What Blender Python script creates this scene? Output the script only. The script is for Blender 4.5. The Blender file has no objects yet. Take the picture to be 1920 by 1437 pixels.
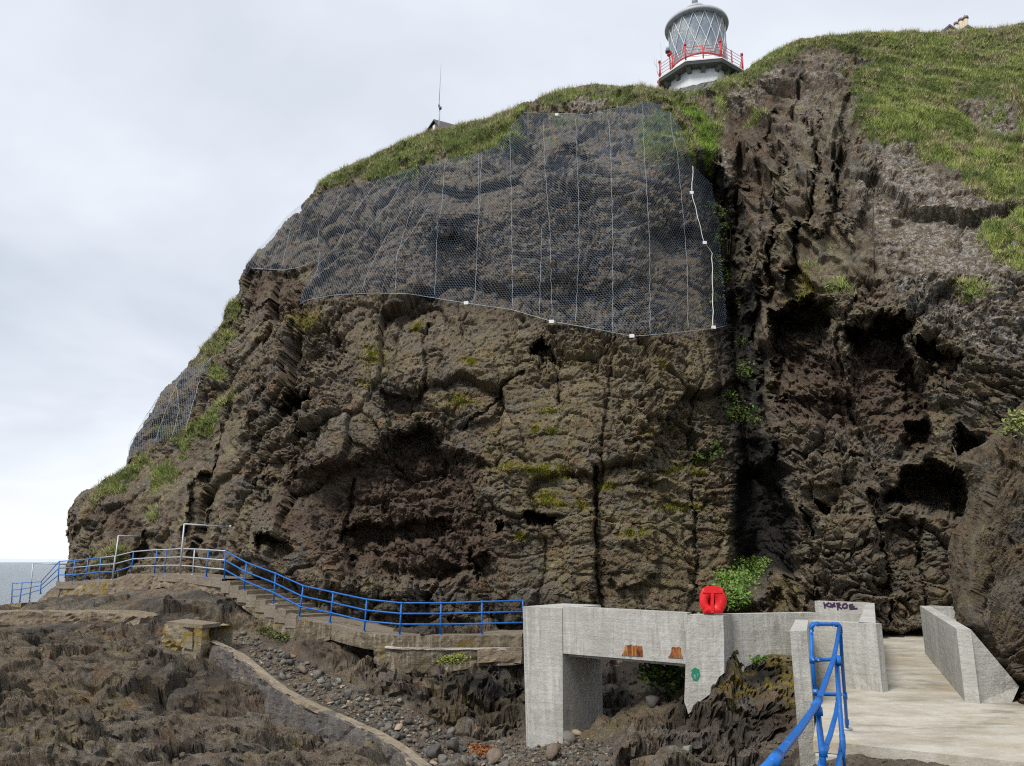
import bpy, bmesh, math, random
import numpy as np
from mathutils import Vector, Matrix
random.seed(7); rng = np.random.default_rng(7)
R = math.radians
SC = bpy.context.scene
COL = SC.collection
# ------------------------------------------------------------------ camera
CZ = 6.5                      # eye height over the sea
PITCH = R(13.0); FPX = 1450.0
cam_d = bpy.data.cameras.new('camera'); cam = bpy.data.objects.new('camera', cam_d); COL.objects.link(cam)
cam_d.sensor_width = 36; cam_d.lens = 36*FPX/1920; cam_d.clip_start = .1; cam_d.clip_end = 30000
cam.location = (0, 0, CZ); cam.rotation_euler = (R(90)+PITCH, 0, 0)
SC.camera = cam
# ------------------------------------------------------------------ sky, sun, exposure
SUN_EL, SUN_ROT = R(52), R(218)
w = bpy.data.worlds.new('World'); SC.world = w; w.use_nodes = True
nt = w.node_tree; nt.nodes.clear()
def nn(nt, t, **k):
    n = nt.nodes.new(t)
    for a, b in k.items():
        if a.startswith('i_'):
            a = a[2:]; a = int(a) if a.isdigit() else a
            n.inputs[a].default_value = b
        else: setattr(n, a, b)
    return n
out = nn(nt, 'ShaderNodeOutputWorld'); bg = nn(nt, 'ShaderNodeBackground', i_Strength=.09)
sky = nn(nt, 'ShaderNodeTexSky', sky_type='NISHITA', sun_disc=False, sun_elevation=SUN_EL, sun_rotation=SUN_ROT)
tc = nn(nt, 'ShaderNodeTexCoord')
sep = nn(nt, 'ShaderNodeSeparateXYZ'); nt.links.new(tc.outputs['Generated'], sep.inputs[0])
den = nn(nt, 'ShaderNodeMath', operation='ADD', i_1=.22); 
absz = nn(nt, 'ShaderNodeMath', operation='ABSOLUTE'); nt.links.new(sep.outputs[2], absz.inputs[0]); nt.links.new(absz.outputs[0], den.inputs[0])
dx = nn(nt, 'ShaderNodeMath', operation='DIVIDE'); dy = nn(nt, 'ShaderNodeMath', operation='DIVIDE')
nt.links.new(sep.outputs[0], dx.inputs[0]); nt.links.new(sep.outputs[1], dy.inputs[0])
nt.links.new(den.outputs[0], dx.inputs[1]); nt.links.new(den.outputs[0], dy.inputs[1])
cmb = nn(nt, 'ShaderNodeCombineXYZ'); nt.links.new(dx.outputs[0], cmb.inputs[0]); nt.links.new(dy.outputs[0], cmb.inputs[1])
n1 = nn(nt, 'ShaderNodeTexNoise', i_Scale=.95, i_Detail=5., i_Roughness=.5, i_Distortion=.3); nt.links.new(cmb.outputs[0], n1.inputs['Vector'])
cr = nn(nt, 'ShaderNodeValToRGB'); nt.links.new(n1.outputs[0], cr.inputs[0])
e = cr.color_ramp.elements; e[0].position = .36; e[0].color = (6.1, 6.65, 7.5, 1); e[1].position = .64; e[1].color = (9.2, 9.55, 10.1, 1)
x = cr.color_ramp.elements.new(.49); x.color = (7.4, 7.9, 8.7, 1)
# brighter, whiter band of sky low over the horizon
hb = nn(nt, 'ShaderNodeMapRange', i_1=.02, i_2=.16, i_3=1., i_4=0., interpolation_type='SMOOTHSTEP'); nt.links.new(absz.outputs[0], hb.inputs[0])
hm = nn(nt, 'ShaderNodeMix', data_type='RGBA'); nt.links.new(hb.outputs[0], hm.inputs[0]); nt.links.new(cr.outputs[0], hm.inputs[6]); hm.inputs[7].default_value = (9.4, 9.6, 9.9, 1)
mx = nn(nt, 'ShaderNodeMix', data_type='RGBA'); mx.inputs[0].default_value = .93
nt.links.new(sky.outputs[0], mx.inputs[6]); nt.links.new(hm.outputs[2], mx.inputs[7])
nt.links.new(mx.outputs[2], bg.inputs[0]); nt.links.new(bg.outputs[0], out.inputs[0])
sd = bpy.data.lights.new('sun', 'SUN'); sd.energy = 2.7; sd.angle = R(16); sd.color = (1, .96, .9)
sun = bpy.data.objects.new('sun', sd); COL.objects.link(sun)
sun.rotation_euler = (R(90)-SUN_EL, 0, R(180)-SUN_ROT)
SC.cycles.filter_width = 1.15; SC.cycles.use_denoising = False
SC.view_settings.view_transform = 'Standard'; SC.view_settings.look = 'None'
SC.view_settings.exposure = .3; SC.view_settings.gamma = 1; SC.view_settings.use_curve_mapping = False

# ------------------------------------------------------------------ photo pixel <-> place
cP, sP = math.cos(PITCH), math.sin(PITCH)
def aslope(px, py):
    v = 718.5-py; Yc = FPX*cP - v*sP; Zc = FPX*sP + v*cP
    return (px-960)/Yc, Zc/Yc
def P(px, py, Y):                          # point at forward distance Y on the sight line of a photo pixel
    a, t = aslope(px, py)
    return Vector((a*Y, Y, CZ+t*Y))
def Pz(px, py, z):                         # point at height z on that line
    a, t = aslope(px, py); Y = (z-CZ)/t
    return Vector((a*Y, Y, z))
def topix(X, Y, Z):
    Z = Z-CZ; d = Y*cP+Z*sP; v = (Z*cP-Y*sP)/d*FPX
    return 960+X/d*FPX, 718.5-v
# ------------------------------------------------------------------ numpy noise
def hsh(i, j, s):
    h = (i.astype(np.int64)*374761393 + j.astype(np.int64)*668265263 + s*974711) & 0xffffffff
    h = ((h ^ (h >> 13))*1274126177) & 0xffffffff
    h = ((h ^ (h >> 16))*2246822519) & 0xffffffff
    return (h ^ (h >> 15)) & 0xffffffff
def h01(i, j, s): return hsh(i, j, s).astype(np.float64)/4294967296.0
def vnoise(x, y, s):                       # value noise, -1..1
    i = np.floor(x); j = np.floor(y); fx = x-i; fy = y-j
    fx = fx*fx*fx*(fx*(fx*6-15)+10); fy = fy*fy*fy*(fy*(fy*6-15)+10)
    a = h01(i, j, s); b = h01(i+1, j, s); c = h01(i, j+1, s); d = h01(i+1, j+1, s)
    return ((a*(1-fx)+b*fx)*(1-fy)+(c*(1-fx)+d*fx)*fy)*2-1
def fbm(x, y, s, o=4, g=.5):
    r = 0; a = 1; t = 0
    for k in range(o):
        c, q = math.cos(k*1.1), math.sin(k*1.1)
        r = r+a*vnoise(x*c-y*q+k*17.3, x*q+y*c-k*9.1, s+k*31); t += a; a *= g; x = x*2.03; y = y*2.03
    return r/t
def ridged(x, y, s, o=4):
    r = 0; a = 1; t = 0
    for k in range(o):
        r = r+a*(1-np.abs(vnoise(x+k*7.7, y-k*3.3, s+k*31))*2); t += a; a *= .5; x = x*2.07; y = y*2.07
    return r/t
def worley(x, y, s, jit=.95, cheb=False):              # f1, f2, cell random, offset from the cell centre
    i = np.floor(x); j = np.floor(y)
    f1 = np.full(x.shape, 9.); f2 = np.full(x.shape, 9.); cr = np.zeros(x.shape); ox = np.zeros(x.shape); oy = np.zeros(x.shape)
    for a in (-1, 0, 1):
        for b in (-1, 0, 1):
            I = i+a; J = j+b
            h = hsh(I, J, s)
            px = I+.5+((h & 1023)/1023.-.5)*jit; py = J+.5+(((h >> 10) & 1023)/1023.-.5)*jit
            ddx = x-px; ddy = y-py; d = (np.maximum(np.abs(ddx+.25*ddy), np.abs(ddy-.2*ddx))*.93+.12*(np.abs(ddx)+np.abs(ddy))) if cheb else np.sqrt(ddx*ddx+ddy*ddy)
            m = d < f1
            f2 = np.where(m, f1, np.minimum(f2, d)); f1 = np.where(m, d, f1)
            cr = np.where(m, ((h >> 20) & 4095)/4095., cr); ox = np.where(m, ddx, ox); oy = np.where(m, ddy, oy)
    return f1, f2, cr, ox, oy
def sstep(a, b, x):
    t = np.clip((x-a)/(b-a), 0, 1); return t*t*(3-2*t)
def blocks(U, V, s, size, stretch, off, tilt, crack, cw=.12):
    """blocky joints: every cell has its own height and its own tilt, cracks between cells"""
    x = U/(size*stretch[0]); y = V/(size*stretch[1])
    f1, f2, c, ox, oy = worley(x, y, s, .9, True)
    c2 = (c*7.31) % 1; c3 = (c*13.77) % 1
    d = off*(c-.5)*2 + tilt*((c2-.5)*ox*2+(c3-.5)*oy*2)
    e = f2-f1
    d = d - crack*(1-sstep(0, cw, e)) - .16*crack*(1-sstep(0, cw*3, e))
    return d, c
def psd(px, py, poly):                     # signed distance to polygon, negative inside
    poly = np.asarray(poly, float); n = len(poly)
    d = np.full(px.shape, 1e18); ins = np.zeros(px.shape, bool)
    for k in range(n):
        ax, ay = poly[k]; bx, by = poly[(k+1) % n]
        ex, ey = bx-ax, by-ay; L = ex*ex+ey*ey+1e-9
        t = np.clip(((px-ax)*ex+(py-ay)*ey)/L, 0, 1)
        d = np.minimum(d, (px-ax-t*ex)**2+(py-ay-t*ey)**2)
        c = ((ay > py) != (by > py)) & (px < (bx-ax)*(py-ay)/(by-ay+1e-12)+ax)
        ins ^= c
    return np.where(ins, -1, 1)*np.sqrt(d)
def pld(px, py, line):                     # distance to polyline
    d = np.full(px.shape, 1e18)
    for (ax, ay), (bx, by) in zip(line[:-1], line[1:]):
        ex, ey = bx-ax, by-ay; L = ex*ex+ey*ey+1e-9
        t = np.clip(((px-ax)*ex+(py-ay)*ey)/L, 0, 1)
        d = np.minimum(d, (px-ax-t*ex)**2+(py-ay-t*ey)**2)
    return np.sqrt(d)
class TPS:
    def __init__(s, pts, lam=1e-3):
        pts = np.array(pts, float); s.sc = np.abs(pts[:, :2]).max(); p = pts[:, :2]/s.sc; s.p = p; n = len(p)
        K = s.k(np.linalg.norm(p[:, None]-p[None], axis=2)) + np.eye(n)*lam
        Pm = np.c_[np.ones(n), p]; A = np.zeros((n+3, n+3)); A[:n, :n] = K; A[:n, n:] = Pm; A[n:, :n] = Pm.T
        s.w = np.linalg.solve(A, np.r_[pts[:, 2], 0, 0, 0])
    def k(s, r): return np.where(r > 1e-9, r*r*np.log(r+1e-12), 0)
    def __call__(s, x, y):
        sh = x.shape; q = np.c_[x.ravel(), y.ravel()]/s.sc; o = s.w[-3]+q[:, 0]*s.w[-2]+q[:, 1]*s.w[-1]
        for i in range(len(s.p)): o = o+s.w[i]*s.k(np.hypot(q[:, 0]-s.p[i, 0], q[:, 1]-s.p[i, 1]))
        return o.reshape(sh)
def bil(g, u, v):                          # bilinear lookup of grid g at fractional row v, column u
    u = np.clip(u, 0, g.shape[1]-1.001); v = np.clip(v, 0, g.shape[0]-1.001)
    i = u.astype(int); j = v.astype(int); a = u-i; b = v-j
    return (g[j, i]*(1-a)+g[j, i+1]*a)*(1-b)+(g[j+1, i]*(1-a)+g[j+1, i+1]*a)*b
def blur(g, r, n=2):
    for _ in range(n):
        for ax in (0, 1):
            k = np.pad(g, [(r, r) if q == ax else (0, 0) for q in (0, 1)], mode='edge'); c = np.cumsum(k, axis=ax)
            z = np.zeros_like(np.take(c, [0], axis=ax)); c = np.concatenate([z, c], axis=ax)
            n_ = g.shape[ax]; hi = np.take(c, np.arange(2*r+1, 2*r+1+n_), axis=ax); lo = np.take(c, np.arange(0, n_), axis=ax)
            g = (hi-lo)/(2*r+1)
    return g
def lmin(g, r):
    for ax in (0, 1):
        k = np.pad(g, [(r, r) if q == ax else (0, 0) for q in (0, 1)], mode='edge'); o = g.copy()
        for s in range(2*r+1): o = np.minimum(o, np.take(k, np.arange(s, s+g.shape[ax]), axis=ax))
        g = o
    return g
# ------------------------------------------------------------------ mesh makers
def fastmesh(name, co, faces, mat=None, attrs=None, smooth=True, kind=None, parent=None):
    """co (n,3); faces (m,3) or (m,4)"""
    me = bpy.data.meshes.new(name); n = len(co); m, k = faces.shape
    me.vertices.add(n); me.vertices.foreach_set('co', np.ascontiguousarray(co, np.float32).ravel())
    me.loops.add(m*k); me.loops.foreach_set('vertex_index', np.ascontiguousarray(faces, np.int32).ravel())
    me.polygons.add(m); me.polygons.foreach_set('loop_start', np.arange(0, m*k, k, dtype=np.int32))
    me.polygons.foreach_set('loop_total', np.full(m, k, np.int32))
    me.polygons.foreach_set('use_smooth', np.full(m, smooth, bool))
    me.update(calc_edges=True)
    for a, v in (attrs or {}).items():
        if v.ndim == 1: at = me.attributes.new(a, 'FLOAT', 'POINT'); at.data.foreach_set('value', v.astype(np.float32))
        else:
            at = me.attributes.new(a, 'FLOAT_COLOR', 'POINT'); at.data.foreach_set('color', np.c_[v, np.ones(len(v))].astype(np.float32).ravel())
    if mat: me.materials.append(mat)
    o = bpy.data.objects.new(name, me); COL.objects.link(o)
    if kind: o['kind'] = kind
    if parent: o.parent = parent
    return o
def tag(o, label=None, cat=None, group=None, kind=None):
    if label: o['label'] = label
    if cat: o['category'] = cat
    if group: o['group'] = group
    if kind: o['kind'] = kind
    return o
def empty(name, loc, label, cat, group=None):
    o = bpy.data.objects.new(name, None); COL.objects.link(o); o.location = loc; o.empty_display_size = .2
    return tag(o, label, cat, group)
def link(name, bm, mat, parent=None, smooth=False, label=None):
    me = bpy.data.meshes.new(name); bmesh.ops.recalc_face_normals(bm, faces=bm.faces[:])
    if smooth:
        for f in bm.faces: f.smooth = True
    bm.to_mesh(me); bm.free(); me.materials.append(mat)
    o = bpy.data.objects.new(name, me); COL.objects.link(o)
    if parent:
        o.parent = parent; me.transform(Matrix.Translation(-parent.location))
    if label: o['label'] = label
    return o
def tube(bm, pts, r, seg=10, cap=True):
    pts = [Vector(p) for p in pts]; rings = []
    rr = r if isinstance(r, (list, tuple)) else [r]*len(pts)
    up = Vector((0.13, .21, .97))
    for i, p in enumerate(pts):
        d = (pts[min(i+1, len(pts)-1)]-pts[max(i-1, 0)]).normalized()
        a = d.cross(up)
        if a.length < .1: a = d.cross(Vector((1, .1, 0)))
        a.normalize(); b = d.cross(a)
        rings.append([bm.verts.new(p+(a*math.cos(2*math.pi*k/seg)+b*math.sin(2*math.pi*k/seg))*rr[i]) for k in range(seg)])
    for A, B in zip(rings[:-1], rings[1:]):
        for k in range(seg): bm.faces.new((A[k], A[(k+1) % seg], B[(k+1) % seg], B[k]))
    if cap: bm.faces.new(rings[0][::-1]); bm.faces.new(rings[-1])
def prism(bm, base, top):
    """loft between two vertex loops of the same length, capped"""
    A = [bm.verts.new(p) for p in base]; B = [bm.verts.new(p) for p in top]; n = len(A)
    for k in range(n): bm.faces.new((A[k], A[(k+1) % n], B[(k+1) % n], B[k]))
    bm.faces.new(A[::-1]); bm.faces.new(B)
    return A, B
def bevel(bm, w_, seg=2):
    bmesh.ops.bevel(bm, geom=[e for e in bm.edges if e.is_manifold and e.calc_face_angle(0) > .4], offset=w_, segments=seg, affect='EDGES', profile=.6)
# ------------------------------------------------------------------ materials
def newmat(name):
    m = bpy.data.materials.new(name); m.use_nodes = True; t = m.node_tree; t.nodes.clear()
    o = nn(t, 'ShaderNodeOutputMaterial'); b = nn(t, 'ShaderNodeBsdfPrincipled'); t.links.new(b.outputs[0], o.inputs[0])
    b.inputs['Specular IOR Level'].default_value = .3
    return m, t, b
def noise(t, scale, det=6, rough=.6, vec=None, dist=0., st=None):
    n = nn(t, 'ShaderNodeTexNoise', i_Scale=scale, i_Detail=float(det), i_Roughness=rough, i_Distortion=dist)
    v = vec
    if v is None: v = t.nodes.get('tco') or nn(t, 'ShaderNodeTexCoord', name='tco'); v = v.outputs['Object']
    if st:
        mp = nn(t, 'ShaderNodeMapping', i_Scale=st); t.links.new(v, mp.inputs[0]); v = mp.outputs[0]
    t.links.new(v, n.inputs['Vector']); return n.outputs[0]
def rng_(t, s, a, b, c=0., d=1.):
    n = nn(t, 'ShaderNodeMapRange', i_1=a, i_2=b, i_3=c, i_4=d); t.links.new(s, n.inputs[0]); return n.outputs[0]
def math_(t, op, a, b=None):
    n = nn(t, 'ShaderNodeMath', operation=op)
    for k, v in enumerate((a, b)):
        if v is None: continue
        if isinstance(v, (int, float)): n.inputs[k].default_value = v
        else: t.links.new(v, n.inputs[k])
    n.use_clamp = op in ('MULTIPLY_ADD',); return n.outputs[0]
def mix(t, f, a, b, bt='MIX'):
    n = nn(t, 'ShaderNodeMix', data_type='RGBA', blend_type=bt)
    for k, v in ((0, f), (6, a), (7, b)):
        if isinstance(v, (int, float)): n.inputs[k].default_value = v
        elif isinstance(v, tuple): n.inputs[k].default_value = (*v, 1)
        else: t.links.new(v, n.inputs[k])
    return n.outputs[2]
def attr(t, name, col=False):
    n = nn(t, 'ShaderNodeAttribute', attribute_name=name); return n.outputs['Color' if col else 'Fac']
def bump(t, b, h, dist, strength=1.):
    n = nn(t, 'ShaderNodeBump', i_Strength=strength, i_Distance=dist); t.links.new(h, n.inputs['Height'])
    if b.inputs['Normal'].is_linked: t.links.new(b.inputs['Normal'].links[0].from_socket, n.inputs['Normal'])
    t.links.new(n.outputs[0], b.inputs['Normal'])
def rockmat(name, dark=(.09, .073, .055), mid=(.37, .295, .205), light=(.7, .58, .43), olive=(.34, .295, .14), bscale=1.):
    m, t, b = newmat(name)
    big = noise(t, .35, 5, .6); med = noise(t, 1.7, 8, .7); fine = noise(t, 11, 8, .75); tiny = noise(t, 38, 4, .7)
    mid5 = noise(t, 4.2, 9, .82)
    c = mix(t, rng_(t, med, .38, .6), dark, mid); c = mix(t, rng_(t, mid5, .53, .4, 0., .8), c, dark)
    c = mix(t, rng_(t, attr(t, 'tone'), .15, .9, 0., .55), c, mid)
    c = mix(t, math_(t, 'MULTIPLY', rng_(t, big, .42, .62), rng_(t, fine, .35, .6, .1, .8)), c, olive)
    c = mix(t, math_(t, 'MULTIPLY', rng_(t, mid5, .53, .64), rng_(t, med, .4, .65, .3, 1.)), c, light)
    c = mix(t, rng_(t, tiny, .52, .7, 0., .6), c, (.42, .36, .28))
    c = mix(t, rng_(t, tiny, .46, .3, 0., .6), c, (.03, .027, .025))
    c = mix(t, rng_(t, noise(t, .7, 4, .55), .38, .6, .75, 0.), c, mix(t, .35, dark, mid))
    c = mix(t, math_(t, 'MULTIPLY', rng_(t, noise(t, .9, 6, .65, dist=.6), .5, .58), .55), c, mix(t, rng_(t, mid5, .4, .6), (.1, .1, .098), (.3, .29, .27)))
    c = mix(t, math_(t, 'MULTIPLY', rng_(t, noise(t, 1.3, 6, .7, dist=.4), .54, .6), .6), c, mix(t, rng_(t, mid5, .4, .6), (.16, .085, .05), (.42, .26, .15)))
    c = mix(t, math_(t, 'MULTIPLY', attr(t, 'red'), rng_(t, med, .3, .6, .35, 1.)), c, mix(t, rng_(t, fine, .35, .65), (.07, .042, .033), (.24, .16, .115)))
    c = mix(t, math_(t, 'MULTIPLY', attr(t, 'tan'), rng_(t, noise(t, 3.3, 8, .7), .4, .6)), c, mix(t, rng_(t, fine, .35, .7), (.17, .135, .09), (.42, .34, .235)))
    yl = math_(t, 'MULTIPLY', attr(t, 'yellow'), rng_(t, noise(t, 5.1, 7, .75), .47, .55)); c = mix(t, yl, c, mix(t, rng_(t, fine, .4, .6), (.24, .2, .04), (.55, .4, .06)))
    wl = math_(t, 'MULTIPLY', attr(t, 'white'), rng_(t, noise(t, 3.6, 10, .82), .505, .54)); c = mix(t, wl, c, mix(t, rng_(t, fine, .4, .6), (.36, .33, .29), (.75, .71, .66)))
    ga = attr(t, 'grass')
    c = mix(t, rng_(t, math_(t, 'ADD', ga, rng_(t, fine, .3, .7, -.25, .25)), .45, .6), c, mix(t, rng_(t, mid5, .4, .6), (.05, .048, .022), (.21, .25, .08)))
    wet_shaded = attr(t, 'wet_shaded'); c = mix(t, math_(t, 'MULTIPLY', wet_shaded, .88), c, mix(t, rng_(t, med, .4, .7), (.012, .013, .015), (.045, .045, .05)))  # near-black mix for damp rock and the gully's painted shade
    t.links.new(c, b.inputs['Base Color']); t.links.new(rng_(t, wet_shaded, 0., 1., .92, .6), b.inputs['Roughness'])
    c = None; bump(t, b, fine, .16*bscale); bump(t, b, tiny, .07*bscale); bump(t, b, mid5, .25*bscale)
    return m
# ------------------------------------------------------------------ rock relief shared by every rock surface
def relief(U, V, ws, wr, wp, amp=1.):
    """U, V metres along the surface; ws strata, wr ribs, wp pitted; returns outward displacement in metres, tone"""
    u = U+.6*fbm(U*.4, V*.4, 11, 4)+.09*fbm(U*2.3, V*2.3, 12, 3); v = V+.6*fbm(U*.4, V*.4, 13, 4)+.09*fbm(U*2.3, V*2.3, 14, 3)
    d = .55*fbm(U*.22, V*.22, 15, 3)
    wb = np.clip(1-ws-wr-.5*wp, 0, 1)
    a, t1 = blocks(u, v, 21, 3.1, (1, 1.1), .4, .8, .4, .10); b, t2 = blocks(u, v, 22, 1.25, (1, 1), .17, .34, .18, .15); c, t3 = blocks(u, v, 23, .52, (1.1, .9), .07, .17, .09, .16)
    D = wb*(a+b)+c*(.5+.5*wb); tone = .45*t1+.35*t2+.2*t3
    m = ws > .01
    if m.any():
        us, vs = u[m], V[m]+.3*fbm(U[m]*.3, V[m]*.3, 13, 3)+.1*fbm(U[m]*1.7, V[m]*1.7, 16, 3)
        a, t1 = blocks(us, vs, 31, 1.3, (1.7, 1.), .25, .4, .3, .10); b, t2 = blocks(us, vs, 32, .6, (1.9, .75), .09, .12, .13, .14)
        k = np.abs(((vs*1.1+.25*fbm(us*.4, vs*.4, 33, 2)) % 1)-.5)*2; c = .2*(k**.6)
        D[m] += ws[m]*(a+b+c); tone[m] = tone[m]*(1-ws[m])+ws[m]*(.5*t1+.5*t2)
    m = wr > .01
    if m.any():
        q = .28; ur = u[m]*math.cos(q)+v[m]*math.sin(q); vr = -u[m]*math.sin(q)+v[m]*math.cos(q)
        a, t1 = blocks(ur, vr, 41, 1.7, (.9, 2.2), .3, .55, .35, .12); b, t2 = blocks(ur, vr, 42, .7, (.9, 1.8), .12, .2, .16, .14)
        c = .22*ridged(ur*.5, vr*.2, 43, 2)
        D[m] += wr[m]*(a+b+c); tone[m] = tone[m]*(1-wr[m])+wr[m]*(.5*t1+.5*t2)
    m = wp > .01
    if m.any():
        um, vm = u[m], v[m]
        f1, f2, c, _, _ = worley(um*.8, vm*1.0, 51); g1, g2, c2, _, _ = worley(um*2.1, vm*2.4, 52)
        h = -.5*(1-sstep(.12, .42, f1))*(c > .35)-.2*(1-sstep(.1, .4, g1))*(c2 > .4)+.45*ridged(um*.55, vm*.8, 53, 5)+.2*ridged(um*2.2, vm*2.8, 54, 4)
        D[m] += wp[m]*h*.72
    f = ridged(u*1.6, v*1.9, 17, 5)
    L, t0 = blocks(u, v, 19, 5.5, (1, 1.15), .5, 1.5, .22, .07); rug = np.clip(.9+1.3*fbm(U*.3, V*.3, 20, 3), .45, 1.5)
    D = D*rug*.85+L*.6
    D += .2*(f-.3)*rug+.09*fbm(U*4, V*5, 18, 6, .72)+.065*rug*(ridged(U*2.6, V*3.2, 25, 4)-.45)
    e, t4 = blocks(u*1.03, v*.97, 24, .3, (1.2, 1), .07, .16, .09, .18); D += e*rug; tone = tone*.8+t4*.2
    return D*amp, tone
def sheet(xs, ys): 
    px, py = np.meshgrid(xs, ys); return px.astype(float), py.astype(float)
def gridfaces(keep):
    h, w_ = keep.shape; idx = -np.ones(h*w_, np.int64); k = keep.ravel(); 
    fm = keep[:-1, :-1] & keep[1:, :-1] & keep[:-1, 1:] & keep[1:, 1:]
    j, i = np.nonzero(fm); a = j*w_+i; f = np.c_[a+w_, a+w_+1, a+1, a]
    used = np.unique(f); idx[used] = np.arange(len(used)); return used, idx[f]
def normals_grid(X, Y, Z):
    T = [np.gradient(q, axis=1) for q in (X, Y, Z)]; S = [np.gradient(q, axis=0) for q in (X, Y, Z)]
    n = np.stack([S[1]*T[2]-S[2]*T[1], S[2]*T[0]-S[0]*T[2], S[0]*T[1]-S[1]*T[0]], -1)
    n /= np.linalg.norm(n, axis=-1, keepdims=True)+1e-9
    flip = n[..., 1] > 0; n[flip] *= -1; return n
# ------------------------------------------------------------------ the headland
SIL = [(-60,1260),(60,1250),(112,1130),(128,1085),(127,1048),(133,1022),(150,990),(138,984),(134,960),(137,938),(152,920),(180,907),(222,884),(250,862),(246,845),(252,815),(270,790),(290,760),(303,735),(330,711),(352,690),(375,658),(388,643),(410,622),(421,600),(426,580),(445,563),(456,545),(457,520),(463,494),(478,476),(505,450),(535,413),(562,388),(578,370),(598,345),(640,320),(690,296),(740,275),(800,250),(855,241),(920,222),(960,205),(1010,184),(1060,168),(1110,160),(1160,163),(1200,164),(1240,171),(1300,165),(1345,152),(1380,136),(1420,115),(1450,98),(1500,74),(1560,66),(1640,62),(1700,57),(1780,58),(1860,53),(1920,46),(2000,40),(2140,34),(2140,1300),(1000,1300)]
CTRL = [(60,1200,44),(128,1090,41),(250,1085,39.5),(420,1095,34),(560,1140,31),(700,1165,29.6),(900,1180,29),(1100,1180,28.5),(1300,1180,28),(1420,1180,29),(1500,1190,26),(1640,1190,26.5),(1800,1210,25.5),(2100,1210,22),
(1200,1260,28),(800,1260,29),
(140,940,43.5),(250,862,46.5),(250,960,41),(350,690,49),(300,900,42.5),(350,1000,38),(370,800,43.5),(430,600,48.5),(460,500,48.5),(450,900,36.5),(450,750,40),(540,640,40),(520,560,43),(600,900,33.2),(600,700,36.5),(600,580,39.5),(750,900,32),(750,700,34),(750,575,37),(1000,900,30),(1000,720,32.5),(1000,620,34.5),(1200,900,29.6),(1200,720,32),(1200,640,33.5),
(540,430,49.5),(600,355,50),(620,480,43.5),(700,520,40),(720,400,43.5),(800,450,40.5),(800,320,45),(800,255,49.5),(1000,450,38.5),(1000,300,41.5),(960,225,46),(1010,186,48.5),(1200,450,37.5),(1200,300,40),(1200,215,43.5),(1150,163,48.5),(1300,168,48.5),(1320,260,43.5),(1335,350,41.5),(1345,500,39),(1350,700,34.5),(1370,900,32),(1390,1050,31),
(1420,117,48.5),(1400,250,43.5),(1400,400,41),(1410,560,38),(1430,700,35),(1445,900,31),(1450,1060,29),(1500,77,48),(1500,200,41.5),(1500,350,37),(1500,500,34),(1500,700,31.5),(1550,900,28),(1600,1050,26.8),(1600,600,30.5),(1600,420,33.5),(1620,260,37.5),(1600,150,42),(1640,64,47.5),(1700,400,33),(1700,600,29.5),(1700,800,28.5),(1720,1000,27.5),(1720,200,40),(1780,60,48.5),(1800,300,35.5),(1800,130,43.5),(1920,300,34),(1920,50,48),(1920,150,41),(1900,500,28.5),(1900,700,26.5),(1900,950,26),(2100,300,32),(2100,600,25.5),(2100,900,24),(2140,40,47)]
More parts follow.
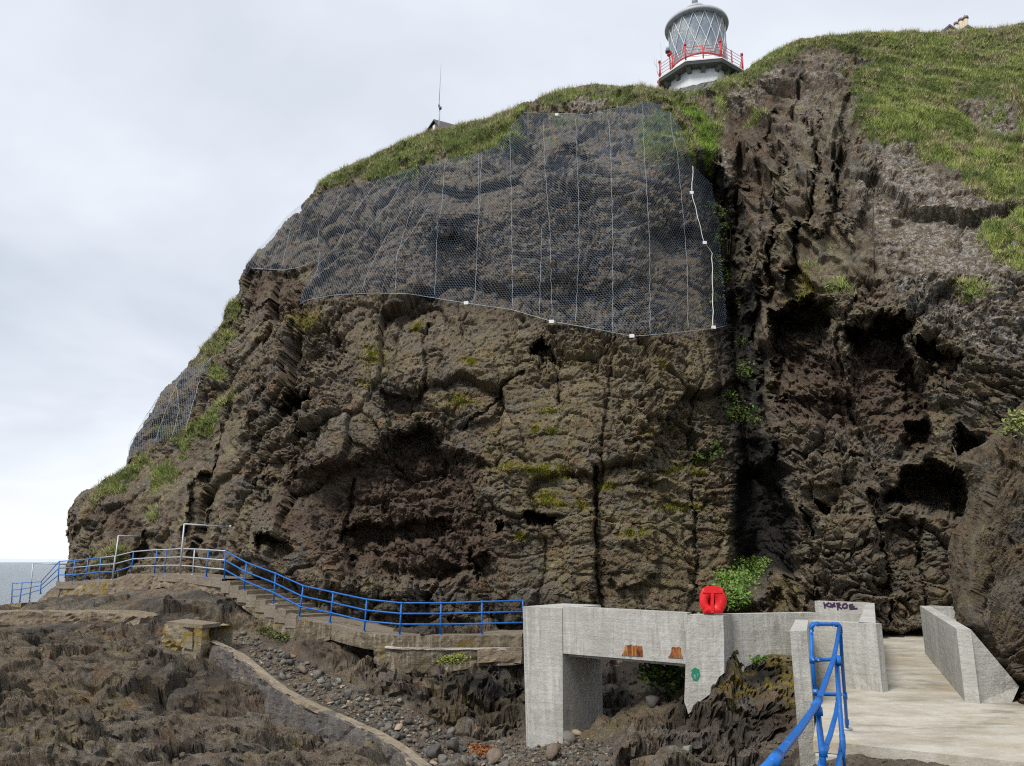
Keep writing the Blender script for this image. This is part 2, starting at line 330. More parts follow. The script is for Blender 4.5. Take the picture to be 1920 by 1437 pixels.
# (outline, depth into the rock in metres, softness px); negative stands proud
FEAT = [
([(1455,590),(1480,556),(1500,553),(1520,566),(1556,572),(1562,606),(1548,650),(1566,700),(1580,760),(1540,782),(1462,775),(1442,720),(1452,650)], 2.6, 18),
([(1462,640),(1484,562),(1500,555),(1530,570),(1558,578),(1560,620),(1548,660),(1536,700),(1475,700)], 2.6, 20),
([(1447,650),(1500,655),(1545,665),(1560,700),(1500,705),(1450,695)], .9, 18),
([(1455,735),(1520,740),(1600,742),(1612,790),(1540,792),(1462,780)], 1.1, 16),
([(1592,620),(1640,612),(1650,595),(1685,584),(1705,600),(1695,650),(1722,690),(1735,760),(1735,850),(1700,860),(1640,800),(1610,740),(1595,680)], 1.9, 16),
([(1600,616),(1648,608),(1660,590),(1684,585),(1700,602),(1698,660),(1696,690),(1622,700),(1606,660)], 2.2, 16),
([(1705,685),(1725,690),(1742,720),(1738,770),(1700,770),(1690,720)], 1.1, 14),
([(1722,624),(1752,622),(1762,652),(1800,668),(1812,688),(1792,704),(1768,722),(1740,716),(1742,686),(1722,662)], 3.0, 16),
([(1700,878),(1742,872),(1785,876),(1802,886),(1814,930),(1812,976),(1762,966),(1706,948),(1660,934),(1690,905)], 4.2, 20),
([(1695,798),(1732,790),(1742,826),(1720,850),(1694,838)], 2.0, 14),
([(1800,800),(1838,822),(1856,842),(1842,862),(1812,866),(1792,840)], 2.6, 16),
([(1636,922),(1664,916),(1702,936),(1698,962),(1644,950)], 1.6, 12),
([(1540,940),(1556,944),(1552,958),(1536,955)], 1.2, 6),
([(1510,965),(1522,962),(1524,985),(1512,992)], .9, 6),
([(1452,792),(1480,784),(1560,788),(1620,828),(1648,880),(1668,940),(1730,965),(1812,975),(1812,1180),(1500,1200),(1476,1080),(1460,980),(1446,900),(1455,840)], -1.7, 16),
([(1516,962),(1560,956),(1640,972),(1655,1040),(1650,1110),(1600,1150),(1530,1140),(1512,1060)], -.7, 12),
([(1660,972),(1720,975),(1735,1040),(1700,1120),(1660,1110)], .7, 12),
([(1470,862),(1560,830),(1600,850),(1580,900),(1500,915)], -.6, 14),
([(1328,1150),(1340,1108),(1375,1068),(1412,1042),(1450,1062),(1452,1110),(1430,1150)], -1.5, 34),
([(1345,300),(1375,288),(1384,360),(1370,440),(1350,400)], -.8, 14),([(1380,470),(1400,440),(1412,520),(1418,620),(1425,740),(1450,860),(1440,900),(1415,860),(1400,740),(1392,600)], -1.6, 14),([(1400,300),(1440,258),(1458,330),(1444,450),(1424,560),(1398,600),(1386,500)], -1.7, 16),([(1472,230),(1512,196),(1532,300),(1502,400),(1482,480),(1457,540),(1452,430)], -1.7, 16),([(1542,176),(1582,200),(1562,300),(1556,380),(1530,450),(1512,420),(1532,300)], -1.5, 15),([(1592,240),(1642,300),(1622,380),(1582,430),(1572,330)], -.9, 20),([(1480,520),(1560,528),(1640,560),(1700,560),(1700,582),(1640,592),(1590,600),(1560,566),(1500,548),(1478,552)], -.8, 14),
# small holes in the middle of the face
([(998,644),(1010,642),(1026,658),(1046,674),(1050,688),(1012,684),(998,668)], 3.2, 9),
([(974,970),(1030,966),(1034,980),(1016,990),(990,986)], 2.2, 7),
([(933,986),(946,990),(942,1004),(934,1000)], 1.6, 5),
([(536,735),(566,735),(566,768),(530,772),(516,752)], 1.5, 10),
([(494,1004),(520,1000),(540,1022),(547,1050),(526,1050),(500,1040)], 2.0, 10),
([(882,1046),(916,1040),(938,1060),(932,1090),(896,1086)], 1.5, 10),
([(615,660),(640,655),(648,680),(622,690)], 1.0, 10),
([(718,728),(770,742),(760,790),(726,800)], .9, 14),
# hollow under the overhang
([(700,840),(750,802),(790,788),(820,806),(842,846),(880,852),(915,882),(905,940),(912,1010),(880,1060),(820,1090),(700,1080),(650,1040),(600,985),(560,940),(566,890),(640,880)], 1.5, 30),
([(745,815),(790,795),(815,815),(830,850),(860,880),(880,930),(800,940),(735,900)], 1.6, 20),
([(655,985),(760,975),(850,982),(862,1000),(800,1018),(720,1012),(660,1040),(628,1020)], 1.5, 12),
([(700,1010),(820,1030),(860,1050),(800,1075),(720,1060)], -.7, 14),
([(486,862),(560,868),(572,890),(560,945),(500,950),(476,915)], .9, 16),
([(500,900),(552,898),(560,938),(506,942)], .7, 10),
([(470,960),(520,940),(590,950),(640,985),(660,1030),(662,1100),(560,1105),(470,1060)], -1.0, 22),
([(672,1052),(700,1036),(745,1050),(775,1085),(785,1150),(700,1150),(668,1095)], -1.0, 14),
([(800,1090),(850,1080),(880,1110),(880,1160),(800,1160)], -.6, 12),
([(498,690),(540,672),(560,700),(556,740),(510,750),(494,720)], -.7, 12),
([(905,885),(1000,872),(1108,886),(1118,980),(1116,1170),(930,1170),(918,1000),(898,930)], -.8, 14),
([(1130,880),(1165,870),(1290,880),(1380,900),(1385,1170),(1135,1170)], -.2, 12),
([(1140,1010),(1175,995),(1225,1000),(1235,1080),(1160,1100),(1138,1060)], -.5, 12),
([(1190,830),(1240,835),(1245,890),(1195,900)], -.3, 8),
([(1170,790),(1230,795),(1232,830),(1180,828)], -.45, 10),
([(640,620),(760,600),(800,640),(790,720),(720,730),(640,690)], -.5, 30),
([(800,620),(870,640),(930,700),(940,760),(870,790),(800,770),(770,700)], -.55, 26),
([(560,600),(600,590),(625,612),(615,650),(570,650)], -.6, 18),
# netted face: bulges and hollows
([(810,470),(850,440),(905,470),(930,520),(890,545),(815,530)], 1.3, 26),
([(740,380),(830,360),(890,400),(820,440),(740,470),(640,480),(640,430)], -.9, 40),
([(590,400),(640,400),(650,450),(600,500),(580,450)], -1.0, 26),
([(1060,280),(1110,290),(1110,340),(1040,345),(1030,310)], 1.2, 20),
([(1210,440),(1290,430),(1300,480),(1230,500)], 1.0, 24),
([(940,280),(1000,285),(1000,320),(930,310)], .8, 14),
([(1120,440),(1200,430),(1210,520),(1130,530)], -.7, 26),
([(1020,560),(1090,540),(1180,580),(1120,600)], 1.0, 26),
([(462,506),(556,508),(556,560),(480,570),(455,545)], .8, 12),
([(455,570),(520,575),(540,600),(480,640),(450,640)], 1.2, 18),
# deep seams on the left flank
([(370,905),(392,890),(388,950),(368,1010),(352,1030),(350,980)], 1.6, 10),
([(262,1000),(300,1000),(290,1040),(240,1060)], .9, 12),
([(160,985),(190,985),(200,1040),(170,1060)], .6, 14),
([(190,925),(230,920),(235,1010),(190,1010)], .5, 14),
([(556,760),(575,770),(572,860),(556,850)], .8, 8),
([(300,735),(330,715),(340,780),(300,800)], -.8, 26),
]
CRACKS = [([(1350,330),(1362,400),(1374,480),(1380,560),(1384,640),(1390,720),(1398,800),(1405,880)], 15, 1.3),([(1388,250),(1392,330),(1382,430)],9,.6),([(1448,330),(1452,430),(1436,520)],8,.5),([(1518,290),(1500,400)],8,.4),([(1152,640),(1148,700),(1134,750),(1130,880),(1116,950),(1120,1060),(1134,1170)], 5, .35),([(1118,880),(1115,960)],7,.8),
([(1308,640),(1318,700),(1304,780),(1302,850)], 5, .4),([(1335,640),(1352,720),(1350,800)],8,.6),([(1298,900),(1305,1000),(1310,1120)], 4, .4),([(1386,900),(1384,1000),(1380,1080)],6,.6),
([(800,600),(792,700),(770,760)], 6, .6),([(1045,690),(1045,760)],4,.4),([(660,900),(640,1000),(664,1060)],7,.6),([(980,700),(900,760),(870,800)],5,.45),
([(460,560),(430,640),(440,740),(410,860),(385,960),(360,1040)], 10, .7),([(520,600),(505,700),(475,800),(470,900)], 8, .6),([(1600,560),(1570,640),(1590,760),(1622,840),(1650,900)], 7, .5),
([(1525,330),(1500,420),(1480,500)],8,.5),([(1590,180),(1560,260),(1575,340),(1560,420),(1600,470)],8,.6),([(1450,200),(1425,300),(1432,420),(1420,520)],9,.6),([(1500,140),(1480,240),(1490,330)],7,.5),([(1470,1045),(1560,1040),(1650,1012)],5,.45),([(1512,960),(1518,1060),(1510,1160)],5,.5),([(1655,970),(1667,1090),(1655,1165)],6,.6),([(1735,975),(1728,1060),(1740,1150)],5,.4),([(1462,845),(1560,832),(1622,852)],5,.4)]
GRASS = [  # outline, strength
([(572,380),(600,335),(640,310),(740,262),(800,240),(920,212),(1010,175),(1110,150),(1240,160),(1345,142),(1380,126),(1420,105),(1500,64),(1640,52),(1920,36),(2140,20),(2140,45),(1640,70),(1540,90),(1470,112),(1400,160),(1340,180),(1290,200),(1180,190),(1120,195),(1010,205),(960,240),(1000,262),(900,290),(850,300),(760,318),(700,338),(640,350),(590,368)], 1),
([(950,256),(1050,262),(1045,275),(950,276)], .8),([(1040,222),(1140,226),(1140,238),(1050,238)], .8),
([(1205,222),(1240,215),(1290,240),(1310,290),(1300,310),(1240,300),(1208,280)], .75),
([(1270,205),(1310,200),(1330,240),(1348,262),(1330,320),(1312,290),(1295,240)], 1.2),([(1335,190),(1350,180),(1352,280),(1336,290)], .8),
([(1560,75),(1920,50),(2140,40),(2140,420),(1920,386),(1850,372),(1790,335),(1748,295),(1690,268),(1640,268),(1610,230),(1598,160),(1560,120)], 1),
([(1840,400),(1920,385),(2140,420),(2140,520),(1920,512),(1870,490),(1846,470)], .85),([(1790,530),(1850,535),(1880,555),(1800,550)], .55),
([(1440,215),(1420,200),(1400,225),(1420,230)], .8),([(1508,470),(1560,480),(1545,500),(1500,505)], .45),([(1556,520),(1585,518),(1590,545),(1550,542)], .8),
([(165,945),(190,900),(225,880),(258,858),(275,870),(240,900),(185,945),(170,950)], 1),([(288,905),(300,880),(325,874),(336,884),(318,910),(295,918)], 1.2),
([(310,820),(340,806),(372,815),(360,840),(345,862),(330,838)], 1),([(362,800),(395,765),(410,745),(442,736),(440,760),(415,778),(405,805),(380,815)], .95),
([(395,700),(420,690),(438,700),(415,715)], .8),([(376,655),(400,620),(432,618),(440,640),(425,660),(395,662)], 1.1),([(424,580),(444,560),(448,580),(432,605)], .9),
([(282,960),(292,940),(302,945),(290,970)], .7),([(175,1040),(230,1030),(225,1045),(180,1055)], .7),
([(355,690),(380,665),(386,676),(362,700)], .7)]
YEL = [(990,882,75,8),(1035,880,28,12),(1020,930,30,14),(1050,945,12,6),(1282,950,46,7),(1190,1000,26,7),(975,1007,14,7),(1030,775,18,5),(1210,818,16,7),(1035,812,10,4),(1005,806,8,8),(1140,905,22,8),(1088,942,14,10),(1160,660,7,4),(575,600,28,20),(700,665,18,22),(1545,578,14,12),(1490,555,16,14),(880,678,14,10),(1320,880,18,6),(1330,860,8,12),(860,740,34,16),(1265,880,10,8),(1235,688,10,8),(680,715,10,6),(780,600,14,8),(1500,520,20,30),(1290,870,26,5)]
GULLY = [(1318,300),(1358,400),(1376,520),(1382,640),(1394,760),(1412,880),(1425,980),(1410,1070)]
STEP = 2.0
xs = np.arange(60, 2120, STEP); ys = np.arange(10, 1256, STEP)
px, py = sheet(xs, ys)
inside0 = psd(px[::4, ::4], py[::4, ::4], SIL)
sdist = bil(inside0, (px-xs[0])/STEP/4, (py-ys[0])/STEP/4)
near = np.abs(sdist) < 70
sdist[near] = psd(px[near], py[near], SIL)
rough = 3.2*fbm(px*.045, py*.045, 3, 4, .6)+1.2*fbm(px*.2, py*.2, 4, 3)
sdist = sdist+rough*np.clip((1300-px)/300, .5, 1)
gy, gx = np.gradient(sdist, STEP); gl = np.hypot(gx, gy)+1e-6
outp = np.clip(sdist, 0, None)
sx = px-gx/gl*outp; sy = py-gy/gl*outp                     # snapped on to the outline
cx = np.arange(40, 2160, 8.); cy = np.arange(-10, 1300, 8.); gxx, gyy = np.meshgrid(cx, cy)
base = TPS(CTRL)(gxx, gyy)
def lookbase(x, y): return bil(base, (x-cx[0])/8, (y-cy[0])/8)
Yb = lookbase(sx, sy)
Yb = Yb+outp*.22+(outp > 0)*.0
# the rock curves back just before its outline
Yb = Yb+1.6*np.clip(1+sdist/26, 0, 1)**2*(px < 1500)
a_, t_ = aslope(sx, sy)
Xb = a_*Yb; Zb = CZ+t_*Yb-outp*.03
N = normals_grid(blur(Xb, 5), blur(Yb, 5), blur(Zb, 5))
def arclen(X_, Y_, Z_, c0):
    dU = np.hypot(np.diff(X_, axis=1, prepend=X_[:, :1]), .8*np.diff(Y_, axis=1, prepend=Y_[:, :1])); u = np.cumsum(dU, axis=1); u = u-u[:, c0:c0+1]
    dV = np.hypot(np.diff(Z_, axis=0, prepend=Z_[:1]), .8*np.diff(Y_, axis=0, prepend=Y_[:1])); v = np.cumsum(dV[::-1], axis=0)[::-1]
    return u+X_[:, c0:c0+1].mean(), v
bx, by, bz = (blur(q, 3) for q in (Xb, Yb, Zb)); U, V = arclen(bx, by, bz, 460)
rayn = np.stack([-a_*.8, -np.ones_like(a_), -.25*t_], -1); rayn /= np.linalg.norm(rayn, axis=-1, keepdims=True)
N = N*.5+rayn*.5; N /= np.linalg.norm(N, axis=-1, keepdims=True)
wx = px+11*fbm(px*.02, py*.02, 61, 4, .6)+3*fbm(px*.12, py*.12, 62, 3); wy = py+11*fbm(px*.02, py*.02, 63, 4, .6)+3*fbm(px*.12, py*.12, 64, 3)
def area(poly, soft):
    r = np.zeros(px.shape); p = np.array(poly); m = (px > p[:, 0].min()-soft-25) & (px < p[:, 0].max()+soft+25) & (py > p[:, 1].min()-soft-25) & (py < p[:, 1].max()+soft+25)
    r[m] = sstep(soft*.5, -soft*.5, psd(wx[m], wy[m], poly)); return r
ws = area([(860,640),(960,600),(1340,630),(1360,760),(1395,900),(1400,1180),(1130,1180),(930,1060),(880,860),(840,720)], 60)
ws = np.maximum(ws, .55*area([(760,300),(1320,330),(1340,640),(900,560),(740,470)], 90))
ws = np.maximum(ws, .6*area([(1640,330),(1980,380),(1980,760),(1800,620),(1680,560)], 60))
wr = area([(1370,150),(1560,80),(1600,180),(1600,330),(1650,420),(1560,540),(1470,700),(1440,800),(1400,760),(1390,560),(1360,330)], 50)
wr = np.maximum(wr, area([(360,850),(450,760),(480,900),(440,1060),(180,1080),(160,960)], 60)*.8)
wp = area([(1460,560),(1760,540),(1840,640),(1860,860),(1800,980),(1660,960),(1500,860),(1440,720)], 50)
wp = np.maximum(wp, .9*area([(560,860),(900,840),(930,1080),(640,1080),(500,960)], 60)); wp = np.maximum(wp, .7*area([(455,505),(560,505),(600,600),(560,720),(450,640)], 30))
ws *= (1-wp)*(1-wr)
gr = np.zeros(px.shape)
for poly, s in GRASS: gr = np.maximum(gr, s*area(poly, 30))
gn = fbm(px*.022, py*.03, 71, 5, .6)
gr = np.clip(gr*1.15+np.where(gr > .02, gn*1.15+.45*fbm(px*.09, py*.12, 72, 3), 0)-.03, 0, 1.3)
gr *= 1-.9*area([(1790,185),(1860,180),(1920,200),(1920,262),(1850,255),(1800,225)], 30)*(gn > -.25)
gr *= 1-.95*area([(1065,190),(1140,186),(1136,205),(1110,216),(1070,212)], 8)
gr *= 1-.9*area([(1540,95),(1600,90),(1640,110),(1620,135),(1590,128),(1560,125)], 14)
grass_s = blur(gr, 3)
D, tone = relief(U, V, ws, wr, wp, 1.)
gullyd = pld(wx, wy, GULLY); gm = sstep(60, 18, gullyd)*sstep(280, 360, py)
bumpy = .7*fbm(U*.5, V*.6, 81, 4)+.5*np.abs(fbm(U*1.1, V*1.6, 82, 4))+.12*fbm(U*4, V*5, 83, 3)
D = D*(1-.85*np.clip(grass_s, 0, 1))+bumpy*np.clip(grass_s, 0, 1)+.12*(grass_s > .5)
D = D*(1-.45*gm)
bw = np.clip(.2+.6*wr+.5*(py < 520)*(px > 1340), 0, 1); D = (1-bw)*D+bw*blur(D, 1, 1); cr_ = sstep(640, 340, py)*sstep(1340, 1400, px); D *= 1-.3*cr_; D += cr_*(.16*fbm(U*2.4, V*1.6, 84, 5, .65)+.22*(ridged(U*.9, V*.55, 85, 4)-.45)+.95*(ridged(U*.42+V*.1+.3*fbm(U*.4, V*.3, 86, 2), V*.11, 87, 2)-.5)*(1-np.clip(grass_s, 0, 1))*(px < 1640))
push = np.zeros(px.shape)
wx2, wy2 = wx.copy(), wy.copy(); wx = wx+17*fbm(px*.03, py*.03, 65, 5, .7); wy = wy+17*fbm(px*.035, py*.035, 66, 4, .65)
for poly, dep, soft in FEAT:
    m_ = dep*area(poly, soft)
    if dep > 1.55:
        yy_ = [q[1] for q in poly]; m_ = m_*(1-.68*sstep(min(yy_)+.25*(max(yy_)-min(yy_)), max(yy_), wy)+.25*fbm(px*.03, py*.05, 67, 4, .6))
    push += m_
wx, wy = wx2, wy2
for line, wd, dep in CRACKS:
    p = np.array(line); m = (px > p[:, 0].min()-40) & (px < p[:, 0].max()+40) & (py > p[:, 1].min()-40) & (py < p[:, 1].max()+40)
    dd = pld(wx[m], wy[m], line); push[m] += dep*sstep(wd, wd*.2, dd)
push += gm*2.7*(.75+.5*fbm(px*.02, py*.008, 92, 3))+.9*sstep(26, 6, gullyd)*sstep(280, 360, py)+1.8*area([(1385,880),(1450,850),(1470,960),(1475,1060),(1400,1090),(1380,1000)], 24)
edge = sstep(0, -14, sdist)
push *= edge; D = D*(.35+.65*edge)
Yp = Yb+push; X = a_*Yp; Y = Yp.copy(); Z = CZ+t_*Yp-outp*.03
X = X+N[..., 0]*D; Y = Y+N[..., 1]*D; Z = Z+N[..., 2]*D
Yfin = Y
red = 1.*np.clip(area([(560,860),(900,840),(930,1080),(640,1080),(500,960)], 60)*.9+area([(1440,640),(1740,680),(1740,860),(1600,800),(1450,790)], 40)*.8+.7*area([(180,950),(260,940),(260,1060),(200,1050)], 30)+.65*area([(1350,170),(1500,130),(1440,330),(1370,420)], 50)+.25*area([(600,360),(1320,330),(1330,620),(600,560)], 80)+.35*area([(1600,330),(1980,380),(1980,760),(1800,620),(1640,480)], 60)+.75*area([(462,506),(556,508),(600,600),(480,590)], 20), 0, 1)
tan = np.clip(.55*area([(620,570),(900,580),(1340,640),(1330,760),(900,740),(600,680)], 50)+.8*area([(1450,790),(1640,830),(1660,950),(1500,960)], 40)+.4*area([(1500,950),(1810,970),(1810,1150),(1500,1150)], 40)+.4*area([(1600,330),(1980,380),(1980,700),(1700,560)], 60)+.9*area([(565,870),(620,880),(600,960),(560,930)], 20), 0, 1)
yel = np.zeros(px.shape)
for x, y, a, b in YEL: yel = np.maximum(yel, np.exp(-(((wx-x)/a)**2+((wy-y)/b)**2)))
yel = np.clip(yel*1.3, 0, 1); yel = np.maximum(yel, .25*area([(860,640),(1340,630),(1380,1100),(1130,1180),(900,900)], 60)); yel = np.maximum(yel, .6*area([(1460,1080),(1500,1090),(1500,1180),(1420,1180)], 20))
whi = np.clip(.9*area([(1600,320),(1700,310),(1800,350),(1980,390),(1980,700),(1800,640),(1690,560),(1640,440)], 40)+1.1*area([(1370,150),(1400,130),(1450,110),(1470,130),(1400,200),(1365,200)], 16)+.5*area([(1480,110),(1580,90),(1590,140),(1540,200),(1480,180)], 20)+.3*area([(1450,200),(1600,180),(1620,330),(1460,330)], 40)+.9*area([(1065,190),(1140,186),(1136,205),(1110,216),(1070,212)], 8)+.9*area([(1345,280),(1375,290),(1375,350),(1350,340)], 10)+.25*area([(640,330),(1250,260),(1240,520),(680,540)], 60)+area([(1800,185),(1910,200),(1910,255),(1850,250)], 20)+.8*area([(1620,262),(1740,268),(1750,310),(1640,320)], 10), 0, 1)
wet_shaded = np.clip(sstep(58, 20, gullyd)*sstep(270, 360, py)*1.25*(.65+.7*fbm(px*.03, py*.012, 91, 3))+area([(1385,850),(1450,820),(1470,960),(1475,1060),(1400,1090),(1380,1000)], 30)+.5*area([(640,1110),(1100,1120),(1100,1180),(640,1180)], 20), 0, 1)  # damp gully rock, with the gully's shade put into its colour too
ROCK = rockmat('weathered_basalt')
used, F = gridfaces(sdist < 44)
co = np.stack([X, Y, Z], -1).reshape(-1, 3)
A = dict(tone=tone, grass=gr, red=red, tan=tan, yellow=yel, white=whi, wet_shaded=wet_shaded)
headland = fastmesh('cliff', co[used], F, ROCK, {k: v.ravel()[used] for k, v in A.items()}, smooth=False, kind='structure')
NN = normals_grid(blur(X, 1, 1), blur(Y, 1, 1), blur(Z, 1, 1))
DEPTH = Yfin.copy()
def at(pxx, pyy, off=0.):                    # point on the cliff behind a photo pixel, off metres in front of it
    u = np.asarray((np.asarray(pxx, float)-xs[0])/STEP); v = np.asarray((np.asarray(pyy, float)-ys[0])/STEP)
    return np.stack([bil(X, u, v), bil(Y, u, v)-off, bil(Z, u, v)], -1)
# plateau behind the brow
pl = [(-12,50,33),(-6,54,36),(2,56,38),(12,60,38),(30,60,41),(60,70,45),(60,140,50),(0,140,42),(-14,90,34),(-18,60,30)]
# ------------------------------------------------------------------ foreshore
GC = [(-150,1437,15.5),(0,1437,16),(300,1437,16.5),(560,1437,18.2),(860,1432,20.4),(950,1425,21.2),(1010,1437,20),(1150,1437,17.3),(1350,1437,16),(1470,1437,14.9),
(-150,1300,21),(0,1300,21.5),(200,1300,22.5),(380,1310,22.6),(0,1200,28),(200,1210,27.5),(350,1240,26),(440,1262,26.4),(515,1335,24.2),(600,1378,22.3),(690,1428,20.7),(0,1166,33),(150,1166,32.3),(290,1160,31.5),(-150,1170,34),
(430,1200,29),(550,1250,27),(650,1310,25),(760,1370,22.8),(600,1195,28.8),(640,1205,28.2),(500,1165,30.2),(440,1140,31.2),(700,1252,27.2),(700,1300,25.9),(800,1264,26.6),(800,1350,25),(880,1264,26.3),(880,1372,24.8),(960,1264,26.3),(960,1374,24.2),
(1080,1362,21.8),(1150,1348,22.4),(1200,1390,19.8),(1210,1300,24.5),(1100,1262,27.5),(1250,1262,27.5),(1235,1350,20.4),
(1365,1252,18.75),(1345,1274,18.45),(1318,1306,18.3),(1290,1340,18.2),(1420,1243,18.9),(1475,1236,18.2),(1420,1400,17.0),(1340,1400,17.0),(1475,1400,15.4),
(420,1100,32.6),(300,1102,36),(150,1114,40),(70,1140,43),(750,1204,27.9),(900,1204,27.9),(0,1145,44),(-150,1146,45),
(1600,1406,10.32),(1600,1440,10.1),(1750,1422,10.02),(1750,1443,9.85),(1900,1437,9.72),(1900,1450,9.55),(2050,1462,9.3)]
gp = []
for x_, y_, Y_ in GC:
    q = P(x_, y_, Y_); gp.append((q.x, q.y, q.z))
gp += [(4.6, 11.2, CZ-2.75), (6.2, 10.8, CZ-2.7), (6.5, 13.5, CZ-3), (8.5, 16.5, CZ-3), (10, 20, CZ-2.9), (12.5, 24.5, CZ-2.8), (14, 14, CZ-3), (9, 11, CZ-2.7), (4, 8.2, CZ-3.4), (6, 8, CZ-3.3), (2, 9, CZ-4), (0, 30, CZ-2.9), (6, 29, CZ-2.9), (-8, 34, CZ-2), (14, 28, CZ-2.7), (-16, 42, CZ-1.6), (-30, 47, CZ-4), (-10, 47, CZ-2)]
gsurf = TPS([(a, b, c) for a, b, c in gp], 2e-4)
ga = np.arange(-.78, .74, .0018); gy_ = np.exp(np.arange(math.log(8.), math.log(48), .0034))
GA, GY = np.meshgrid(ga, gy_); GX = GA*GY
cA, cY = np.meshgrid(ga[::8], gy_[::8]); gz = bil(gsurf(cA*cY, cY), (GA-ga[0])/.0018/8, np.broadcast_to(np.arange(len(gy_))[:, None]/8., GA.shape))
gpx, gpy = topix(GX, GY, gz)
def reg(poly, soft, x=None, y=None):
    x = gpx if x is None else x; y = gpy if y is None else y
    x = x+9*fbm(GX*.9, GY*.9, 111, 4); y = y+6*fbm(GX*.9, GY*.9, 112, 4)
    return sstep(soft*.5, -soft*.5, psd(x, y, poly))
beach = reg([(400,1205),(440,1180),(520,1195),(620,1250),(700,1300),(800,1352),(900,1380),(990,1380),(1060,1370),(1140,1370),(1200,1400),(1140,1450),(700,1460),(740,1400),(620,1330),(500,1270)], 24)
U = GX; V = GY*1.05+gz*1.0
ang = .35; U2 = U*math.cos(ang)-V*math.sin(ang); V2 = U*math.sin(ang)+V*math.cos(ang)
steep = reg([(640,1200),(980,1230),(980,1390),(860,1380),(700,1300)], 30)+reg([(1290,1240),(1490,1230),(1490,1440),(1180,1440),(1280,1340)], 30)
wu = U2+.35*fbm(U2*.6, V2*.5, 150, 4); wv = V2*.75+.3*fbm(U2*.6, V2*.5, 151, 4)
k1, t1 = blocks(wu, wv, 152, 1.9, (1.4, .8), .5, .8, .35, .08); k2, t2 = blocks(wu, wv, 153, .75, (1.5, .7), .2, .36, .2, .1); k3, t3 = blocks(wu, wv, 154, .3, (1.3, .8), .07, .15, .08, .14)
rg = np.clip(.9+1.2*fbm(U*.3, V*.3, 155, 3), .4, 1.5); D1 = (k1+k2*rg+k3*rg)*1.25+.12*fbm(U2*4, V2*2.5, 156, 5, .65)+.2*(ridged(wu*1.3, wv*1.6, 157, 4)-.4); gt = .4*t1+.35*t2+.25*t3
lump = 1-np.minimum(1, worley(U2*.5+.5*fbm(U*.5, V*.3, 121, 3), V2*.24+.3*fbm(U*.5, V*.3, 120, 3), 122)[0]*1.15)
lump2 = 1-np.minimum(1, worley(U2*1.15+.3*fbm(U, V*.5, 123, 3), V2*.6+.2*fbm(U*1.5, V*.7, 119, 3), 124)[0]*1.2)
hh = ((.26*D1+.3*blur(D1, 2, 1)+.5*(lump-.45)+.28*(lump2-.4))+.2*(ridged(U*.6, V*.35, 125, 4)-.4))*(1-.88*beach)+beach*.08*fbm(U*3, V*3, 126, 3)
hh -= .22*sstep(.55, .8, vnoise(U*1.3+.6*fbm(U, V, 127, 3), V*.9, 128))*(1-beach)
under = sstep(10.4, 10.7, GY)*sstep(4.6, 5.0, GX); hh = hh*(1-.8*under)
way = reg([(100,1095),(230,1090),(240,1078),(430,1085),(580,1160),(700,1190),(980,1192),(980,1100),(200,1040),(0,1080),(0,1120)], 10)
hh = np.where(GY > 26, hh*(1-.85*way)-.12*way, hh)
calm = reg([(300,1160),(420,1150),(560,1250),(700,1330),(830,1437),(760,1460),(690,1400),(560,1340),(480,1290),(380,1240),(300,1235)], 20)
calm = np.maximum(calm, reg([(-200,1135),(280,1140),(280,1180),(-200,1182)], 14)); calm = np.maximum(calm, reg([(1480,1380),(2100,1380),(2100,1500),(1480,1500)], 30))
calm = np.maximum(calm, reg([(60,1090),(230,1080),(440,1080),(640,1170),(640,1230),(560,1200),(430,1140),(200,1140),(60,1140)], 14)*.8)
hh = hh*(1-.8*calm)-.1*calm+.2*reg([(1500,1392),(2100,1400),(2100,1500),(1500,1500)], 14)+.45*reg([(1300,1345),(1285,1330),(1320,1295),(1360,1240),(1400,1245),(1360,1300),(1330,1350)], 20)
hx = .25*fbm(U*.9, V*.9, 129, 4)*(1-beach)
sd_, _c1 = blocks(U+.3*fbm(U, gz*2, 160, 4), gz*1.+V*.7, 161, .7, (1, .8), .3, .5, .25, .12); se_, _c2 = blocks(U+.1*fbm(U*3, gz*4, 162, 4), gz*1.+V*.7, 163, .26, (1.1, .8), .1, .2, .12, .16)
sdet = np.clip(steep, 0, 1)*(sd_+se_+.1*fbm(U*5, gz*5, 164, 4, .7)); hh = hh+.14*sdet
SX = GX+hx; SY = GY-.45*hh*(1-beach)-.42*sdet; SZ = gz+hh*.95
SY = SY-(.16*fbm(SX*3, SZ*4.5, 171, 5, .65)+.06*blocks(SX, SZ*1.3+GY*.2, 172, .5, (1.3, .7), .5, .8, .6, .15)[0])*(1-beach)*(GY < 33)
SX = SX+.06*fbm(SY*4, SZ*6, 173, 4)*(1-beach)
SZ = np.where(GY > 46.5, SZ-(GY-46.5)*5, SZ)
